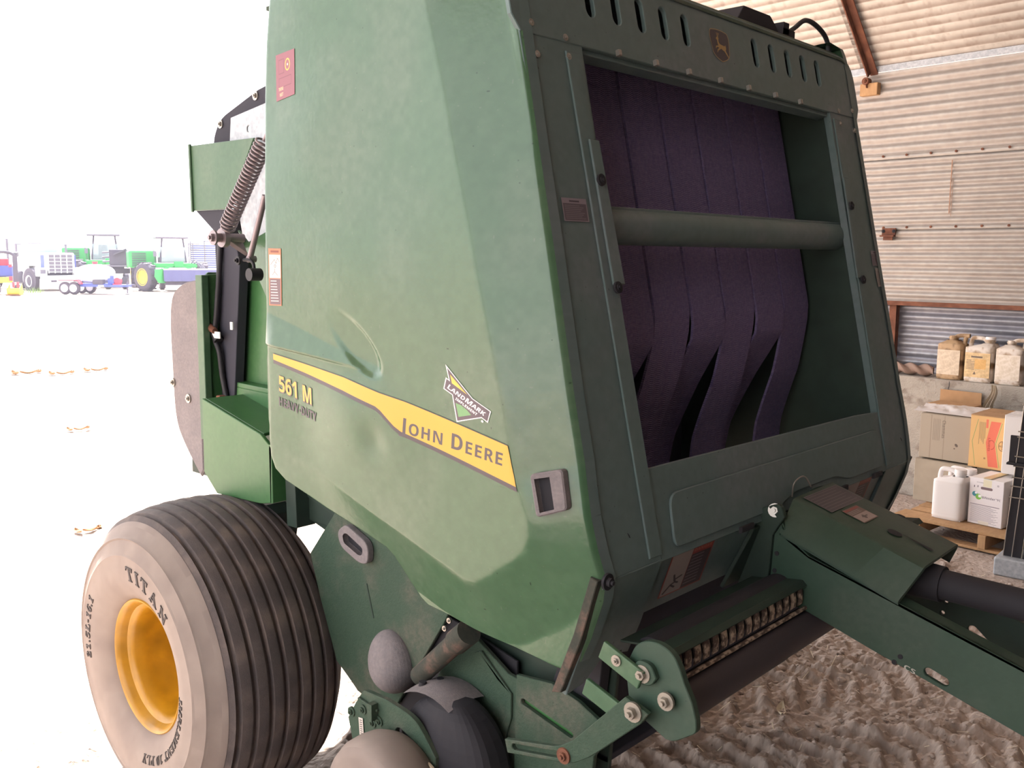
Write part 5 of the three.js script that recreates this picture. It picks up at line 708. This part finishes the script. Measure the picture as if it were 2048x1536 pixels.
function windrower(t, o) { // self-propelled hay mower seen from the front
  const s = o.s;
  add('cab', [box(1.4 * s, 0.9 * s, 1.2 * s, 0, 2.05 * s, -0.6 * s, 0.06)], M.farGlass, t); add('cab_frame', [...[-0.7, 0.7].map((x) => bar(v3(x * s, 1.6 * s, 0.02), v3(x * 0.8 * s, 2.95 * s, -0.1 * s), 0.07 * s, 0.07 * s)), box(1.45 * s, 0.3 * s, 1.0 * s, 0, 1.75 * s, -0.7 * s)], M.farDark, t); add('seat', [box(0.5 * s, 0.7 * s, 0.2 * s, -0.1 * s, 2.1 * s, -0.9 * s, 0.05), box(0.5 * s, 0.2 * s, 0.5 * s, -0.1 * s, 1.8 * s, -0.7 * s, 0.05)], M.farGrille, t);
  const r = add('canopy', [new RoundedBoxGeometry(1.75 * s, 0.1 * s, 1.5 * s, 2, 0.04).translate(-0.05 * s, 3.0 * s, -0.5 * s)], M.farGrille, t); for (let i = 0; i < 5; i++) add('work_light', box(0.14 * s, 0.12 * s, 0.1 * s, (-0.5 + i * 0.22) * s, 3.1 * s, 0.2 * s, 0.02), M.whitePaint, r);
  add('platform', [box(2.3 * s, 0.26 * s, 0.5 * s, 0.1 * s, 1.45 * s, 0.05 * s, 0.03), box(0.5 * s, 0.35 * s, 0.3 * s, 0.25 * s, 1.5 * s, 0.25 * s, 0.04)], M.farGreen, t); add('hood', [new RoundedBoxGeometry(1.5 * s, 1.0 * s, 1.8 * s, 3, 0.15).translate(-1.55 * s, 1.8 * s, -1.8 * s)], M.farGreen, t);
  const lv = t.children[t.children.length - 1]; for (let i = 0; i < 8; i++) add('louver', box(0.75 * s, 0.05 * s, 0.04, (-1.75) * s, (1.42 + i * 0.1) * s, -0.89 * s), M.farDark, lv);
  add('beacon_arm', [bar(v3(-0.95 * s, 1.6 * s, 0), v3(-1.05 * s, 2.35 * s, 0), 0.12 * s, 0.03 * s)], M.farDark, t); add('mirror', [box(0.18 * s, 0.3 * s, 0.05 * s, -0.98 * s, 2.1 * s, 0.1 * s), bar(v3(0.7 * s, 2.5 * s, 0), v3(1.0 * s, 2.4 * s, 0), 0.03, 0.03)], M.farGrille, t);
  const a0 = farWheel(t, -1.5 * s, 0.1 * s, 0.8 * s, 0.55 * s, M.farYellow, 28); a0.rotation.y = 0.55; farWheel(t, 1.6 * s, -0.3 * s, 0.8 * s, 0.55 * s, M.farYellow, 28); farWheel(t, -0.4 * s, -2.6 * s, 0.4 * s, 0.35 * s, M.whitePaint); farWheel(t, 1.1 * s, -2.6 * s, 0.4 * s, 0.35 * s, M.whitePaint);
  add('axle_beam', [box(2.6 * s, 0.3 * s, 0.4 * s, 0, 0.95 * s, -0.3 * s), box(1.4 * s, 0.35 * s, 2.6 * s, 0.3 * s, 1.1 * s, -1.5 * s)], M.farDark, t);
  add('lift_frame', [bar(v3(0, 1.45 * s, 0.3 * s), v3(-0.9 * s, 1.18 * s, 0.9 * s), 0.1 * s, 0.08 * s), bar(v3(0.3 * s, 1.45 * s, 0.3 * s), v3(1.2 * s, 1.18 * s, 0.9 * s), 0.1 * s, 0.08 * s)], M.farGreen, t);
  for (let i = 0; i < 3; i++) add('hydraulic_hose', tube([[(0.9 + i * 0.12) * s, 1.5 * s, 0.2 * s], [(1.1 + i * 0.14) * s, (1.75 - 0.1 * i) * s, 0.5 * s], [(1.4 + i * 0.1) * s, 1.3 * s, 0.8 * s]], 0.03 * s, 16, 6), M.farGrille, t);
  if (o.header) { add('header_shield', xPlate(0, 0.05, [[-0.3, 0.55], [-0.1, 0.4], [0.35, 0.42], [0.6, 0.75], [0.55, 1.12], [-0.3, 1.15]]).rotateY(-0.9).translate(-0.7 * s, 0.05, 1.3 * s), M.farGreen, t); add('header_top', box(3.4 * s, 0.06, 0.7, 1.0 * s, 1.16, 1.1 * s), M.whitePaint, t);
    const cu = add('header_curtain', grid(60, 10, (u, v) => [mix(-0.7, 2.7, u) * s, mix(1.14, 0.55, v), 1.45 * s + 0.04 * Math.sin(u * 40) * v + 0.15 * v]), M.farCurtain, t); add('header_skid', box(3.2 * s, 0.2, 0.5, 1.0 * s, 0.45, 1.1 * s), M.farDark, t); }
  return t;
}
windrower(park('hay_windrower', 'green self-propelled hay mower with yellow wheel and dark curtained header', 'mower', -17.9, 50.5, 0.45), { s: 0.93, header: true });
windrower(park('hay_windrower', 'green self-propelled hay mower standing behind the white tank trailer', 'mower', -23.4, 55, 0.4), { s: 1.0 });
{ const t = park('engine_unit', 'dark boxy engine unit with pipes between the two green mowers', 'machine', -22.1, 53, 0.2);
  add('housing', [box(0.9, 0.85, 0.8, 0.3, 1.75, 0, 0.05), bar(v3(0.75, 2.2, 0.3), v3(0.1, 1.9, 0.42), 0.5, 0.08)], M.farDark, t); add('frame', [box(1.4, 0.1, 0.9, 0.1, 1.28, 0), bar(v3(-0.4, 0, 0.3), v3(-0.4, 1.3, 0.3), 0.08, 0.08), bar(v3(0.7, 0, 0.3), v3(0.7, 1.3, 0.3), 0.08, 0.08)], M.farGrille, t); for (let i = 0; i < 3; i++) add('pipe', cyl(v3(-0.5, 1.5 + i * 0.25, 0.3), v3(0.1, 1.55 + i * 0.25, 0.35), 0.045), M.farGrille, t);
  for (const x of [-0.3, 0.6]) farWheel(t, x, 0.2, 0.35, 0.3, M.farGrille); }
{ const t = park('slatted_trailer', 'tall blue trailer with white horizontal slats at the right of the yard', 'trailer', -18.0, 57, -0.05);
  add('body', box(3.6, 1.5, 2.0, 0.6, 1.8, -1.0), M.farBlue, t); for (let i = 0; i < 12; i++) add('slat', box(3.6, 0.06, 0.06, 0.6, 1.12 + i * 0.125, 0.05), M.whitePaint, t); for (let i = 0; i < 5; i++) add('post', box(0.05, 1.7, 0.05, -1.15 + i * 0.85, 1.85, 0.06), M.farGrille, t);
  add('rail', [cyl(v3(-0.4, 2.72, 0), v3(2.4, 2.76, 0), 0.03), cyl(v3(0.2, 2.55, 0), v3(0.2, 2.74, 0), 0.03), cyl(v3(1.2, 2.55, 0), v3(1.2, 2.75, 0), 0.03)], M.farGrille, t); const gt = add('gate', [cyl(v3(-1.25, 1.1, 0.1), v3(-1.25, 2.6, 0.1), 0.03), cyl(v3(-1.0, 1.1, 0.1), v3(-1.0, 2.6, 0.1), 0.02), cyl(v3(-1.25, 2.55, 0.1), v3(-0.6, 2.55, 0.1), 0.03), cyl(v3(-1.25, 2.2, 0.1), v3(-0.6, 2.2, 0.1), 0.02)], M.farGrille, t); add('chassis', box(3.4, 0.2, 1.8, 0.6, 0.9, -1.0), M.farDark, t); for (const x of [0.6, 1.6]) farWheel(t, x, -0.4, 0.42, 0.3, M.whitePaint); }
{ const t = park('loader', 'dark loader with raised fork arms and yellow crossbar at left photo edge', 'loader', -23.85, 45, 0.42);
  for (const x of [-0.5, 0.42]) add('fork_arm', [bar(v3(x, 0.6, 0.4), v3(x, 1.85, 0.3), 0.2, 0.16), bar(v3(x, 1.85, 0.3), v3(x, 1.9, -0.9), 0.2, 0.2)], M.farDark, t); add('top_bar', tube([[-0.5, 1.85, 0.3], [-0.2, 1.98, 0.3], [0.2, 1.95, 0.3], [0.42, 1.82, 0.3]], 0.07, 20), M.farDark, t); add('crossbar', [box(0.75, 0.26, 0.3, -0.12, 0.68, 0.2, 0.03)], M.farYellow, t); add('engine_cover', [box(0.7, 0.5, 1.2, -0.1, 1.1, -0.6, 0.05)], M.farBlue, t); add('seat', box(0.4, 0.45, 0.3, -0.1, 1.45, -0.4, 0.04), M.farRed, t); add('warning_lamp', [box(0.14, 0.2, 0.1, 0.2, 0.75, 0.35), box(0.14, 0.14, 0.1, 0.2, 1.35, 0.2)], M.farRed, t); add('track', [box(0.3, 0.45, 1.8, -0.5, 0.24, -0.5, 0.1), box(0.3, 0.45, 1.8, 0.45, 0.24, -0.5, 0.1)], M.farDark, t); }
{ const t = park('loader_bucket', 'worn yellow bucket lying on the yard beside the dark loader', 'bucket', -22.75, 43.6, 0.1);
  add('shell', [grid(10, 10, (u, v) => { const a = mix(-0.4, 2.4, v); return [(u - 0.5) * 0.55, 0.26 - 0.24 * Math.sin(a) * 1.0 + 0.0, 0.22 * Math.cos(a)]; }), xPlate(-0.28, -0.25, [[-0.22, 0.05], [0.2, 0.02], [0.24, 0.3], [-0.1, 0.55]]), xPlate(0.25, 0.28, [[-0.22, 0.05], [0.2, 0.02], [0.24, 0.3], [-0.1, 0.55]])], M.farYellow, t); add('edge', box(0.6, 0.05, 0.12, 0, 0.04, 0.22), M.rust, t); add('lug', [box(0.08, 0.25, 0.1, -0.1, 0.5, -0.1), box(0.08, 0.25, 0.1, 0.1, 0.5, -0.1)], M.farRed, t); }
{ const G = []; for (let i = 0; i < 90; i++) { const x = rr(-0.7, 0.7), z = rr(-0.25, 0.25), h = rr(0.12, 0.34), g = grid(1, 4, (u, v) => [(u - 0.5) * 0.03 * (1 - v) + 0.08 * v * v, h * v, 0]); g.rotateY(rr(0, 6)).translate(x, 0, z); G.push(g); }
  const p = v3(CAM.x, 0, CAM.z).addScaledVector(YF, 47).addScaledVector(YR, -23.8), m = add('grass_tuft', G, M.grass, scene, { kind: 'stuff' }); m.position.copy(p); m.rotation.y = -0.8236; m.userData.label = 'green weeds growing beside the white truck wheel'; m.userData.category = 'grass'; }

scene.traverse((o) => { if (o.isMesh) o.castShadow = o.receiveShadow = true; });
renderer.render(scene, camera);
